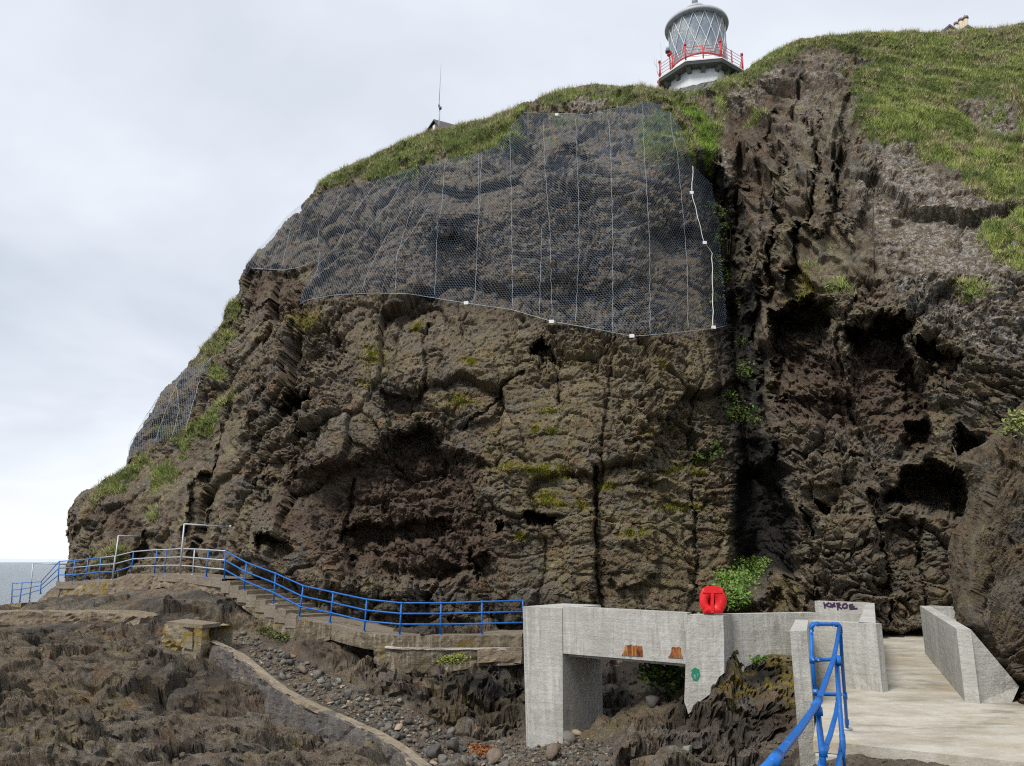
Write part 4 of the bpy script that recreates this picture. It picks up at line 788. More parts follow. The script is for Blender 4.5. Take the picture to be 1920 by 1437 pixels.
def scrawl(name, strokes, p0, d_, mat, parent, r=.012):
    nrm_ = Vector((-d_.y, d_.x, 0)); nrm_ = nrm_ if nrm_.y < 0 else -nrm_
    bm = bmesh.new()
    for s_ in strokes:
        pts = [on_face(p0, d_, *q)+nrm_*.006 for q in s_]
        for a, b_ in zip(pts[:-1], pts[1:]):
            dr = (b_-a); n = dr.cross(nrm_).normalized()*r; dr = dr.normalized()*r*.7
            f = [bm.verts.new(q) for q in (a-n-dr, b_-n+dr, b_+n+dr, a+n-dr)]; g = [bm.verts.new(v.co+nrm_*(.003+.0004*(len(bm.verts) % 7))) for v in f]
            bm.faces.new(g)
            for k in range(4): bm.faces.new((f[k], f[(k+1) % 4], g[(k+1) % 4], g[k]))
    return link(name, bm, mat, parent)
fl_d = (f1-f0).normalized(); ff = f0+perp*.02
for poly in ([(1172,1213),(1174,1209.5),(1179,1210.5),(1184,1208.5),(1188,1211.5),(1194,1210),(1199,1212),(1204,1211),(1205,1220),(1206,1231.3),(1196,1230.8),(1188,1230.3),(1180,1230),(1166,1229.3),(1171,1220)], [(1259,1216),(1262,1213),(1268,1214.5),(1274,1212.5),(1277,1216),(1276.5,1223),(1281,1234.6),(1270,1234),(1253,1233.3),(1259,1224)]):
    pts = [on_face(ff, fl_d, *q) for q in poly]; subdiv_prism('rust_patch', [p-perp*.006 for p in pts], -perp*.012, RUST, br, .002)
pw = P(1289, 1153, py0); pd_ = Vector((P(1356,1155,py0-.15)-pw).to_3d()); pd_.z = 0; pd_.normalize()
scrawl('green_scribble', [[(1298,1258),(1303,1254),(1309,1257),(1311,1266),(1307,1275),(1301,1274),(1298,1266),(1300,1258)],[(1304,1257),(1306,1270)],[(1301,1262),(1308,1259)]], pw, pd_, GRN, br, .022)
# ------------------------------------------------------------------ platform beyond the bridge
zf = CZ-2.2
fl = [Pz(x_, y_, zf) for x_, y_ in ((1524,1389),(1590,1395),(1920,1430),(2060,1446),(2060,1200),(1730,1190),(1560,1186))]
bm = bmesh.new(); prism(bm, [p-Vector((0, 0, .13)) for p in fl], fl); bevel(bm, .015); o = link('platform', bm, FLOORC); tag(o, 'pale streaked concrete platform leading towards the cliff foot', 'platform')
zw = CZ-1.07
nook = empty('parapet_wall', Pz(1560, 1166, zw), 'box shaped pale concrete parapet round the turn of the path, graffiti on its rear wall', 'wall')
A0, A1 = Pz(1481, 1183, zw), Pz(1492, 1161.6, zw); B0, B1 = Pz(1512.6, 1183, zw), Pz(1515.5, 1163, zw)
bm = bmesh.new(); prism(bm, [Vector((p.x, p.y, CZ-4.6)) for p in (A0, B0, B1, A1)], [A0, B0, B1, A1]); bevel(bm, .015); link('left_wall', bm, CON, nook)
C1 = Pz(1642, 1170.5, zw); C0 = B1+Vector((.01, 0, 0)); fd = (C1-C0); fd.z = 0; fdn = fd.normalized(); fp = Vector((-fdn.y, fdn.x, 0)); fp = fp if fp.y > 0 else -fp
bm = bmesh.new(); tl = [C0, C1, C1+fp*.22, C0+fp*.22]; prism(bm, [Vector((p.x, p.y, zf-.1)) for p in tl], tl); bevel(bm, .015); link('front_wall', bm, CON, nook)
D1 = Pz(1639.4, 1131, zw); rd = (D1-C1); rd.z = 0; rdn = rd.normalized(); rp = Vector((-rdn.y, rdn.x, 0)); rp = rp if rp.x < 0 else -rp
s_ = C1+rdn*.225; bm = bmesh.new(); tl = [s_, D1, D1+rp*.2, s_+rp*.28]; prism(bm, [Vector((p.x, p.y, zf-.1)) for p in tl], tl); bevel(bm, .015); link('right_wall', bm, CON, nook)
E0 = Pz(1527.3, 1127, zw); E1 = D1+rp*.205; gd = (E1-E0); gd.z = 0; gd.normalize(); gp_ = Vector((-gd.y, gd.x, 0)); gp_ = gp_ if gp_.y > 0 else -gp_
bm = bmesh.new(); tl = [E0, E1, E1+gp_*.25, E0+gp_*.25]; prism(bm, [Vector((p.x, p.y, zf-.1)) for p in tl], tl); bevel(bm, .015); bw = link('rear_wall', bm, CON, nook)
k_ = 9.58
def Zm(l): return [(1500+x_/k_, 1110+y_/k_) for x_, y_ in l]
scrawl('graffiti_lettering', [Zm(l) for l in ([(432,195),(452,288)], [(520,198),(450,238),(545,270)], [(545,210),(590,240)], [(620,200),(590,240),(575,275)], [(548,262),(635,258)], [(560,236),(625,232)], [(668,205),(682,318)], [(660,215),(705,205),(722,232),(680,258),(745,302)], [(800,215),(768,240),(768,278),(800,296),(842,282),(850,245),(835,218),(800,213)], [(945,228),(890,240),(905,310),(1025,300)], [(895,275),(975,265)])], E0, gd, INK, nook, .022)
# right parapet
rw = empty('parapet_wall', Pz(1793, 1179, zw), 'pale concrete parapet with sloping end buttress on the right of the platform', 'wall')
F0, F1, G1, G0 = Pz(1793, 1179, zw), Pz(1724.5, 1136, zw), Pz(1744, 1136.6, zw), Pz(1820, 1180.5, zw)
bm = bmesh.new(); tl = [F0, G0, G1, F1]; prism(bm, [Vector((p.x, p.y, zf-.1)) for p in tl], tl); bevel(bm, .02); link('wall', bm, CON, rw)
yb = F0.y
bp = [Vector((G0.x+.004, G0.y+.002, zw)), P(1911, 1288, yb), P(1897, 1326, yb-.02)]; bp[2].z = zf-.02
subdiv_prism('buttress', [bp[0], bp[1], bp[2], Vector((G0.x+.004, yb+.03, zf-.02))], Vector((.5, 1.3, 0)), CON, rw, .02)
g0_, g1_ = G1, P(1790, 1138.7, G1.y-.2); g1_.z = zw-.01
bm = bmesh.new(); tl = [g0_+Vector((.01, 0, 0)), g1_, g1_+Vector((.05, .25, 0)), g0_+Vector((.06, .25, 0))]; prism(bm, [Vector((p.x, p.y, zf-.1)) for p in tl], tl); bevel(bm, .015); link('return_wall', bm, CON, rw)
# concrete footing under the railing at the platform edge
a0 = Vector((B0.x+.01, fl[0].y-.02, zf-.03)); 
bm = bmesh.new(); tl = [P(1527,1392,10.35), P(1584,1396,10.3), P(1584,1390,10.6), P(1527,1388,10.65)]
for p in tl: p.z = zf-.14
prism(bm, [Vector((p.x, p.y, CZ-4)) for p in tl], tl); tag(link('footing', bm, CON), 'pale concrete footing below the platform edge behind the near blue rails', 'footing')
# ------------------------------------------------------------------ near blue handrails
nr = empty('stair_railing', P(1588, 1369, 11.17), 'thick blue pipe handrail frame in the foreground at the top of the steps', 'railing')
def pipe(name, pts, r, mat=BLUE):
    bm = bmesh.new(); V_ = [P(*p) for p in pts]; tube(bm, V_, r, 14); return link(name, bm, mat, nr, True)
R0 = .0215
pipe('top_bar', [(1523,1171.5,9.0), (1530,1170.5,9.02), (1567,1171,9.35), (1574,1173,9.45)], R0)
pipe('corner_elbow', [(1521.5,1184,9.0), (1520.8,1176,9.0), (1524,1171.3,9.0), (1533,1170.6,9.05)], R0*1.3)
pipe('corner_elbow', [(1562,1171,9.3), (1571,1171.5,9.4), (1575,1176,9.42), (1575.5,1188,9.4)], R0*1.3)
pipe('post', [(1521,1180,9.0), (1522.5,1237,8.95), (1528.5,1300,8.9)], R0)
pipe('post', [(1575,1176,9.45), (1579,1239,10.2), (1584,1304,10.7), (1588.5,1369,11.17)], R0)
pipe('cross_bar', [(1523,1237.5,8.95), (1560,1237,9.2), (1570,1237,9.3)], R0)
pipe('cross_bar', [(1530,1301,8.9), (1565,1302.5,9.2), (1576,1303,9.3)], R0)
pipe('handrail', [(1574,1175,9.4), (1568,1212,8.3), (1562.5,1238,7.6), (1550,1273,6.7), (1533,1319,5.8), (1500,1366,4.7), (1454,1423,3.85), (1425,1450,3.6)], R0)
pipe('post', [(1568,1232,7.8), (1572,1290,7.6), (1577,1360,7.4), (1581,1400,7.3), (1584,1450,7.25)], R0)
pipe('middle_rail', [(1573,1303,9.0), (1567,1340,7.8), (1556,1380,6.9), (1545,1408,6.3), (1536,1450,5.5)], R0)
pipe('post', [(1533,1322,5.8), (1537,1370,5.75), (1541,1404,5.7), (1545,1450,5.65)], R0)
pipe('lower_rail', [(1579,1386,8.4), (1576,1410,7.4), (1569,1450,6.4)], R0)
for a_p, b_p in (((1571,1232,7.75),(1572,1246,7.7)), ((1536,1312,5.95),(1528,1325,5.65)), ((1534,1326,5.75),(1535.5,1342,5.75)), ((1522,1231,8.95),(1523,1244,8.95)), ((1528,1237.3,8.98),(1537,1237.3,9.04)), ((1559,1237,9.2),(1566,1237,9.27)), ((1528,1292,8.9),(1530,1304,8.9)), ((1573,1300,8.95),(1572,1312,8.7)), ((1542,1398,5.7),(1544,1420,5.68)), ((1548,1401,6.45),(1543,1413,6.2)), ((1579,1378,8.3),(1580,1396,8.2)), ((1584,1300,10.65),(1585,1310,10.7)), ((1459,1416,3.95),(1447,1432,3.75)), ((1587.5,1350,11.05),(1588,1358,11.1))):
    pipe('clamp', [a_p, b_p], R0*1.32)
bm = bmesh.new(); b0 = P(1588.5, 1369, 11.17); b0.z = zf+.004; tube(bm, [b0, b0+Vector((0, 0, .02))], .07, 12); link('base_flange', bm, GALV, nr, True)
for k, (x_, y_, Y_) in enumerate(((1520.5,1184,8.96),(1529,1175,8.99),(1563,1175,9.2),(1524,1237,8.91),(1534,1238,8.97),(1528,1296,8.86),(1536,1303,8.9))):
    bm = bmesh.new(); c_ = P(x_, y_, Y_); tube(bm, [c_, c_-Vector((0, .012, 0))], .009, 8); link('bolt', bm, GALV, nr)
# ------------------------------------------------------------------ lifebuoy housing
yl = W(1330, 1154).y
lb = empty('lifebuoy_housing', P(1337, 1154, yl+.1), 'bright red plastic lifebuoy housing standing on the concrete pilaster', 'lifebuoy housing')
cxp, cyp = 1337, 1127; hw = 25.
out = []
for k in range(40):
    an = 2*math.pi*k/40; x_, y_ = math.sin(an)*25.5, -math.cos(an)*30
    if y_ > 24: y_ = 24; x_ = max(-19, min(19, x_*1.25))
    if y_ < -13 and abs(x_) < 19: y_ = -26.6 if abs(x_) < 14.8 else -24
    out.append((cxp+x_-(1.0 if y_ < -13 else 0), cyp+y_))
top_box = [(1317,1112),(1321,1103),(1324,1100.4),(1331,1099.8),(1347,1100.2),(1350.5,1102),(1354,1112)]
bm = bmesh.new(); ring = [P(x_, y_, yl-.02) for x_, y_ in out]; dpt = Vector((.06, .2, 0)); 
cf = [P(cxp+(x_-cxp)*.93, cyp+(y_-cyp)*.93, yl-.07) for x_, y_ in out]
A_ = [bm.verts.new(p) for p in cf]; B_ = [bm.verts.new(p) for p in ring]; C_ = [bm.verts.new(p+dpt) for p in ring]
hole = [bm.verts.new(P(1334+7.2*math.sin(2*math.pi*k/40)*(1 if 1 else 0), 1128.5-9.2*math.cos(2*math.pi*k/40), yl-.07)) for k in range(40)]
hin = [bm.verts.new(P(1334+6.4*math.sin(2*math.pi*k/40), 1128.5-8.2*math.cos(2*math.pi*k/40), yl+.06)) for k in range(40)]
for L1, L2 in ((hin, hole), (hole, A_), (A_, B_), (B_, C_)):
    for k in range(40): bm.faces.new((L1[k], L1[(k+1) % 40], L2[(k+1) % 40], L2[k]))
bm.faces.new(C_); link('shell', bm, REDPL, lb, True)
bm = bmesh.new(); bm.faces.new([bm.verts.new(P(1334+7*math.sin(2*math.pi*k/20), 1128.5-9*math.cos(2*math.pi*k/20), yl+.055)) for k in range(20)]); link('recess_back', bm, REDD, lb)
bm = bmesh.new(); r1 = [P(1333.2,1112.5,yl-.1), P(1338.6,1112.5,yl-.1), P(1338.6,1150,yl-.1), P(1333.2,1150,yl-.1)]; prism(bm, r1, [p+Vector((0, .1, 0)) for p in r1]); bevel(bm, .008); link('centre_rib', bm, REDPL, lb)
bm = bmesh.new(); r1 = [P(x_, y_, yl-.09) for x_, y_ in top_box]; prism(bm, r1, [p+Vector((.04, .22, 0)) for p in r1]); bevel(bm, .012); link('top_cap', bm, REDPL, lb, False)
bm = bmesh.new(); r1 = [P(1354,1112,yl-.05), P(1358,1118,yl-.02), P(1362,1130,yl), P(1358,1143,yl), P(1351,1148,yl-.05), P(1351,1115,yl-.06)]
prism(bm, r1, [p+Vector((.05, .2, 0)) for p in r1]); bevel(bm, .008); link('side_flange', bm, REDPL, lb)
# ------------------------------------------------------------------ rockfall nets
dY = lmin(Y[::4, ::4], 2); dY = blur(dY, 2, 1)
def netY(pxx, pyy): return bil(dY, (pxx-xs[0])/STEP/4, (pyy-ys[0])/STEP/4)-.12-.16*np.abs(fbm((pxx+pyy*.55)*.018, (pyy-pxx*.3)*.006, 510, 3))
def netpt(pxx, pyy, off=0.):
    Yn = float(netY(np.array(float(pxx)), np.array(float(pyy))))-off; return P(pxx, pyy, Yn)
def hexnet(name, poly, wmesh, hmesh, rad, mat, parent, yguess):
    p = np.array(poly, float)
    corners = [P(x_, y_, yguess) for x_, y_ in poly]; Xs = [c.x for c in corners]; Zs = [c.z for c in corners]
    nx = int((max(Xs)-min(Xs)+12)/(wmesh/2)); nz = int((max(Zs)-min(Zs)+16)/hmesh)
    I, J = np.meshgrid(np.arange(nx), np.arange(nz)); XX = min(Xs)-6+I*wmesh/2; ZZ = min(Zs)-8+J*hmesh+((I+J) % 2)*hmesh*.38
    XX = XX+.05*fbm(XX*.5, ZZ*.5, 501, 2)
    Yn = np.full(XX.shape, float(yguess))
    for _ in range(14):
        qx_, qy_ = topix(XX, Yn, ZZ); Yn = .35*Yn+.65*netY(qx_, qy_)
    qx_, qy_ = topix(XX, Yn, ZZ); ok = psd(qx_, qy_, poly) < 0
    pos = np.stack([XX, Yn, ZZ], -1).reshape(-1, 3); ok = ok.ravel(); idx = np.arange(nx*nz).reshape(nz, nx)
    e1 = np.stack([idx[:, :-1], idx[:, 1:]], -1).reshape(-1, 2)
    m_ = ((I+J) % 2 == 1)[:-1]; e2 = np.stack([idx[:-1][m_], idx[1:][m_]], -1)
    E = np.vstack([e1, e2]); E = E[ok[E[:, 0]] & ok[E[:, 1]]]
    a, b_ = pos[E[:, 0]], pos[E[:, 1]]; keep = np.linalg.norm(b_-a, axis=1) < 1.2; a, b_ = a[keep], b_[keep]
    d = b_-a; d /= np.linalg.norm(d, axis=1, keepdims=True); s1 = np.cross(d, [.2, -1, .1]); s1 /= np.linalg.norm(s1, axis=1, keepdims=True); s2 = np.cross(d, s1)
    V_ = []
    for end in (a, b_):
        for k in range(3): an = 2.094*k; V_.append(end+rad*(s1*math.cos(an)+s2*math.sin(an)))
    V_ = np.stack(V_, 1).reshape(-1, 3)-np.array(parent.location); n = len(a); o_ = np.arange(n)[:, None]*6
    F_ = np.vstack([np.concatenate([o_+k, o_+(k+1) % 3, o_+3+(k+1) % 3, o_+3+k], 1) for k in range(3)])
    return fastmesh(name, V_, F_, mat, smooth=False, kind='stuff', parent=parent)
NETP = [(584,374),(600,364),(640,352),(700,338),(760,318),(830,300),(900,286),(925,275),(945,256),(958,236),(975,216),(1045,213),(1100,214),(1150,204),(1205,190),(1240,195),(1262,215),(1285,255),(1300,310),(1335,345),(1348,420),(1354,500),(1361,560),(1363,610),(1340,616),(1250,626),(1185,631),(1110,616),(1035,603),(960,581),(870,568),(765,551),(700,550),(630,553),(575,563),(561,571),(566,545),(580,520),(594,500),(590,489),(560,502),(530,507),(472,503),(458,522),(459,495),(474,475),(502,448),(532,411),(559,386)]
net = empty('rockfall_net', netpt(950, 500), 'large grey wire rockfall net draped over the upper cliff face below the lighthouse', 'net')
hexnet('wire_mesh', NETP, .135, .125, .0046, WIRE, net, 42)
NET2 = [(397,670),(345,693),(303,734),(266,793),(242,836),(240,862),(254,852),(276,841),(292,832),(320,822),(350,802),(364,760),(374,715)]
net2 = empty('rockfall_net', netpt(320, 770), 'smaller wire rockfall net hanging loose over the left shoulder of the headland', 'net')
hexnet('wire_mesh', NET2, .2, .17, .007, WIRE, net2, 47)
def rope(name, line, r, par, off=.05, mat=ROPE):
    pts = []
    for (x0, y0), (x1, y1) in zip(line[:-1], line[1:]):
        n = max(2, int(math.hypot(x1-x0, y1-y0)/9))
        for k in range(n): f = k/n; pts.append(netpt(x0+(x1-x0)*f+.7*math.sin(k*1.7+x0), y0+(y1-y0)*f, off))
    pts.append(netpt(*line[-1], off)); bm = bmesh.new(); tube(bm, pts, r, 5); return link(name, bm, mat, par, True)
SEAMS = [[(835,296),(827,400),(820,417),(817,517),(815,554)],[(897,287),(897,400),(893,504),(890,562)],[(903,290),(899,400)],[(956,246),(959,379),(961,575)],[(1018,229),(1022,317),(1031,433),(1035,592)],[(1016,430),(1011,590)],[(1079,221),(1084,337),(1086,462),(1079,604)],[(1139,204),(1145,275),(1149,442),(1149,623)],[(1204,192),(1210,317),(1218,442),(1219,625)],[(1256,208),(1260,246),(1270,287),(1281,400),(1289,504),(1290,617)],
[(643,354),(622,400),(597,430),(594,470)],[(710,337),(660,404),(635,458),(568,525)],[(766,319),(735,375),(664,462),(585,525)],[(825,304),(793,358),(743,408),(693,504),(677,546)],[(777,375),(743,483),(742,546)],[(806,385),(770,440),(745,470)],[(588,375),(544,432),(528,502)],[(600,470),(596,505),(575,540)]]
for s_ in SEAMS: rope('seam_rope', s_, .0075, net)
rope('edge_rope', [(1299.6,312),(1297,362),(1320,454),(1335,475),(1336,525),(1337,614)], .02, net, .08, paint('white_rope', (.72, .71, .66), (.5, .5, .46), .3, .8))
rope('edge_rope', [(561,571),(575,563),(630,553),(700,550),(765,551),(870,568),(960,581),(1035,603),(1110,616),(1185,631),(1250,626),(1340,616),(1362,611)], .012, net)
rope('edge_rope', [(472,503),(530,507),(560,502),(590,489)], .014, net); rope('edge_rope', [(970,212),(1045,213),(1100,215),(1150,204),(1180,197)], .013, net)
rope('edge_rope', [(240,862),(242,836),(266,793),(303,734)], .012, net2); rope('seam_rope', [(345,693),(320,745),(300,800),(290,830)], .01, net2); rope('seam_rope', [(374,715),(358,770),(348,804)], .01, net2); rope('seam_rope', [(330,716),(336,770),(322,820)], .009, net2)
rope('edge_rope', [(396,671),(382,688),(377,700)], .018, net2)
for x_, y_ in ((1297,361),(1321.5,455),(1338,614),(1034,603),(874,568),(1185,630),(1044,215)):
    c_ = netpt(x_, y_, .12); bm = bmesh.new(); h_ = .085
    prism(bm, [c_+Vector(v) for v in ((-h_*1.3, 0, -h_), (h_*1.3, 0, -h_*.8), (h_*1.2, 0, h_), (-h_*1.3, 0, h_*.9))], [c_+Vector(v) for v in ((-h_*1.3, .04, -h_), (h_*1.3, .04, -h_*.8), (h_*1.2, .04, h_), (-h_*1.3, .04, h_*.9))])
    link('marker_plate', bm, TAGW, net)
# ------------------------------------------------------------------ turf and tufts
def grassmat(name, sh=.6):
    m, t, b = newmat(name); c = attr(t, 'tint', True); t.links.new(c, b.inputs['Base Color']); b.inputs['Roughness'].default_value = sh; b.inputs['Specular IOR Level'].default_value = .15
    return m
TURF = grassmat('turf_blades'); LEAF = grassmat('plant_leaves', .45)
GC1 = np.array([[.24, .29, .08], [.33, .37, .11], [.14, .185, .055], [.41, .37, .17], [.5, .42, .24], [.26, .2, .11]])
def blades(name, base_, nrm, ln, wd, tint, parent=None, label=None):
    n = len(base_); up = nrm*.45+np.array([0, -.1, .8])+rng.normal(0, .38, (n, 3)); up /= np.linalg.norm(up, axis=1, keepdims=True)
    sd_ = np.cross(up, rng.normal(0, 1, (n, 3))); sd_ /= np.linalg.norm(sd_, axis=1, keepdims=True)+1e-9
    L_ = (ln*(.5+rng.random(n)))[:, None]; droop = np.array([0, -.25, -.3])*L_*rng.random((n, 1))
    a = base_-sd_*wd-up*.04; b_ = base_+sd_*wd-up*.04; c_ = base_+up*L_+droop
    V_ = np.stack([a, b_, c_], 1).reshape(-1, 3); F_ = np.arange(n*3).reshape(-1, 3)
    tt = np.repeat(tint, 3, 0); tt[2::3] *= 1.25
    return fastmesh(name, V_, F_, TURF, {'tint': tt}, smooth=False, kind='stuff')
gmask = (gr+.27*rng.normal(0, 1, gr.shape)) > .58
gmask &= (sdist < 22) & (gr > .16)
jj, ii = np.nonzero(gmask); rep = 3; jj = np.repeat(jj, rep); ii = np.repeat(ii, rep)
cand = rng.random(len(jj)) < np.clip(150000/len(jj), 0, 1); jj, ii = jj[cand], ii[cand]
u_ = ii+rng.random(len(ii))-.5; v_ = jj+rng.random(len(ii))-.5
bp3 = np.stack([bil(X, u_, v_), bil(Y, u_, v_), bil(Z, u_, v_)], -1); nr3 = NN[jj, ii]
qx_ = xs[0]+u_*STEP; qy_ = ys[0]+v_*STEP
mixv = fbm(qx_*.018, qy_*.03, 601, 5, .6)+rng.normal(0, .16, len(qx_)); dryv = .08+1.25*fbm(qx_*.03, qy_*.05, 602, 4, .6)
# the straw coloured crest of the left cap, fresh green lower down
crest = sstep(22, 4, -bil(sdist, u_, v_))*(qx_ < 1250); dryv = dryv+.45*crest
tint = np.where((mixv > .12)[:, None], GC1[1], np.where((mixv < -.22)[:, None], GC1[2], GC1[0]))
w_ = sstep(.05, .45, dryv+rng.normal(0, .15, len(dryv)))[:, None]; tint = tint*(1-w_)+GC1[3]*w_
w_ = sstep(.35, .6, dryv+rng.normal(0, .12, len(dryv)))[:, None]; tint = tint*(1-w_)+np.where(rng.random((len(dryv), 1)) < .5, GC1[4], GC1[5])*w_
brt = (sstep(28, 8, pld(qx_, qy_, [(1290,215),(1315,235),(1330,280),(1330,315)])))[:, None]*.75; tint = tint*(1-brt)+np.array([.2, .34, .04])*brt
tint *= 1.12*(1+rng.normal(0, .17, (len(tint), 1)))
lng = np.where(qx_ < 1350, .24, .2)*(1+.9*np.clip(fbm(qx_*.05, qy_*.07, 603, 3), -.5, 1))
blades('grass', bp3, nr3, lng, .014, np.clip(tint, .01, .5))
# long seed stalks standing on the skyline
sk = []
for x_ in np.concatenate([rng.uniform(600, 1000, 420), rng.uniform(1440, 1920, 500), rng.uniform(1000, 1240, 120)]):
    y_ = np.interp(x_, [578,598,640,690,740,800,855,920,960,1010,1060,1110,1160,1240,1300,1345,1450,1500,1560,1640,1700,1780,1860,1920], [370,345,320,296,275,250,241,222,205,184,168,160,163,171,165,152,98,74,66,62,57,58,53,46]); sk.append((x_, y_+4))
sk = np.array(sk); u_ = (sk[:, 0]-xs[0])/STEP; v_ = (sk[:, 1]-ys[0])/STEP
bs_ = np.stack([bil(X, u_, v_), bil(Y, u_, v_), bil(Z, u_, v_)], -1)
blades('dry_grass_stalks', bs_, np.tile([0, 0, 1.], (len(bs_), 1)), np.full(len(bs_), .42), .008, np.clip(np.tile([.3, .25, .12], (len(bs_), 1))*(1+rng.normal(0, .2, (len(bs_), 1))), .02, .6))
# yellow green moss cushions on the ledges
mp = []; mt = []
for x_, y_, a_1, b_1 in YEL:
    n = int(62*math.sqrt(a_1*b_1)); q = rng.normal(0, .5, (n, 2))*[a_1, b_1]+[x_, y_]; mp.append(q)
mp = np.vstack(mp); u_ = (mp[:, 0]-xs[0])/STEP; v_ = (mp[:, 1]-ys[0])/STEP; keepm = fbm(mp[:, 0]*.12, mp[:, 1]*.12, 605, 3) > -.05; mp, u_, v_ = mp[keepm], u_[keepm], v_[keepm]
bs_ = np.stack([bil(X, u_, v_), bil(Y, u_, v_), bil(Z, u_, v_)], -1)
tt = np.where(rng.random((len(bs_), 1)) < .6, np.array([[.26, .24, .03]]), np.array([[.13, .16, .03]]))*(1+rng.normal(0, .2, (len(bs_), 1)))
blades('moss', bs_, np.tile([0, -1., .3], (len(bs_), 1)), np.full(len(bs_), .1), .016, np.clip(tt, .01, .5))
def foliage(name, label, blobs, pos_fn, n_per, size, cols, spread, group=None, cat='plant'):
    pts = []
    for x_, y_, a_1, b_1 in blobs:
        n = int(n_per*a_1*b_1/100); q = rng.normal(0, .55, (n, 2))
        pts.append(np.clip(q, -1.2, 1.2)*[a_1, b_1]+[x_, y_])
    q = np.vstack(pts); c0 = pos_fn(q[:, 0], q[:, 1]); c0 = c0+rng.normal(0, spread, c0.shape)*[1, 1, .6]; c0[:, 1] -= spread*1.1*rng.random(len(c0)); c0[:, 2] += spread*.4
    n = len(c0); nrm_ = rng.normal(0, .6, (n, 3))+[0, -.5, .8]; nrm_ /= np.linalg.norm(nrm_, axis=1, keepdims=True)
    a = np.cross(nrm_, rng.normal(0, 1, (n, 3))); a /= np.linalg.norm(a, axis=1, keepdims=True); b_ = np.cross(nrm_, a); s_ = (size*(.6+.8*rng.random(n)))[:, None]
    V_ = np.stack([c0-a*s_, c0+b_*s_*.55-nrm_*s_*.1, c0+a*s_, c0-b_*s_*.55+nrm_*s_*.15], 1).reshape(-1, 3)
    root = c0.mean(0); root[2] = c0[:, 2].min()
    col = np.array(cols)[rng.integers(0, len(cols), n)]*(1+rng.normal(0, .2, (n, 1))); e_ = empty(name, Vector(root), label, cat, group)
    o = fastmesh('leaves', V_-root, np.arange(n*4).reshape(-1, 4), LEAF, {'tint': np.repeat(np.clip(col, .01, .5), 4, 0)}, smooth=False, parent=e_, kind='stuff')
    bm = bmesh.new()
    for k in range(min(14, n)):
        p = Vector(c0[rng.integers(0, n)]); r_ = Vector(root)+Vector((p.x-root[0], 0, 0))*.5; tube(bm, [r_, (r_+p)/2+Vector((.03, .02, -.05)), p], .006, 4)
    link('stems', bm, paint('brown_stem', (.12, .09, .05), (.1, .1, .05), .2, .9) if not bpy.data.materials.get('brown_stem') else bpy.data.materials['brown_stem'], e_)
    return e_
def cliffp(x_, y_): return at(x_, y_, .08)
G2 = [[.05, .12, .015], [.09, .17, .03], [.03, .07, .015], [.14, .19, .04]]
G3 = [[.06, .075, .02], [.1, .11, .03], [.035, .05, .018]]
IV = 'dark green creeper clumps in the wet gully'
for (bl, lab) in (([(1334,392,10,8),(1352,402,8,10)], 'highest dark green creeper clump in the gully beside the net edge'), ([(1345,448,12,14),(1360,430,9,5)], 'creeper clump hanging beside the middle white marker on the net edge'), ([(1345,500,9,24),(1358,520,8,10),(1340,555,6,18)], 'long trailing creeper overlapping the right edge of the net'), ([(1385,562,9,7),(1396,520,6,6)], 'small green clump on the right gully wall level with the net bottom'), ([(1392,642,10,9),(1398,690,12,16)], 'round leafy clump in the gully above the broad shelf'), ([(1370,735,12,8),(1390,768,22,16),(1410,785,10,8)], 'broad leafy shelf plant halfway down the gully'), ([(1322,850,12,8),(1345,840,6,14)], 'low sparse green growth on the left lip of the gully')):
    foliage('creeper', lab, bl, cliffp, 230, .075, G3+G2[:1], .12, IV)
foliage('bush', 'bright green low bush at the foot of the gully behind the red lifebuoy housing', [(1408,1068,24,14),(1380,1090,30,16),(1362,1118,22,18),(1425,1062,14,8),(1385,1130,14,12),(1335,1140,8,8)], lambda a, b_: at(a, b_, .12), 420, .06, [[.09, .17, .03], [.13, .22, .04], [.06, .11, .025], [.16, .2, .06]], .13)
def grd(a, b_): return np.array([tuple(hit(x_, y_)) for x_, y_ in zip(a, b_)])
foliage('bush', 'leafy green plants growing under the footbridge beside the pilaster', [(1262,1262,18,18),(1225,1262,12,22),(1270,1290,14,12)], lambda a, b_: np.array([tuple(P(x_, y_, 21.6+(1250-y_)*.01)) for x_, y_ in zip(a, b_)]), 150, .07, G2+G3, .15)
foliage('weeds', 'low yellow green weeds on the rock below the stained retaining wall', [(855,1236,18,5),(835,1240,14,4)], lambda a, b_: np.array([tuple(P(x_, y_, 26.2)) for x_, y_ in zip(a, b_)]), 500, .04, [[.2, .22, .03], [.14, .17, .04]], .06)
foliage('weeds', 'mossy olive weeds at the top of the cobble bank under the steps', [(505,1185,18,6),(530,1195,20,6)], grd, 300, .05, [[.1, .1, .03], [.07, .08, .03]], .06)
foliage('weeds', 'small tuft of grass on the orange lichen rock beside the near post', [(1422,1241,9,4)], grd, 700, .045, G2, .05)
foliage('tuft', 'tuft of pale grass on the brow of the near outcrop at the right edge', [(1908,790,10,12),(1893,812,8,8)], lambda a, b_: np.array([tuple(P(x_, y_, 16.6)) for x_, y_ in zip(a, b_)]), 220, .05, [[.16, .2, .05], [.25, .26, .1]], .08)
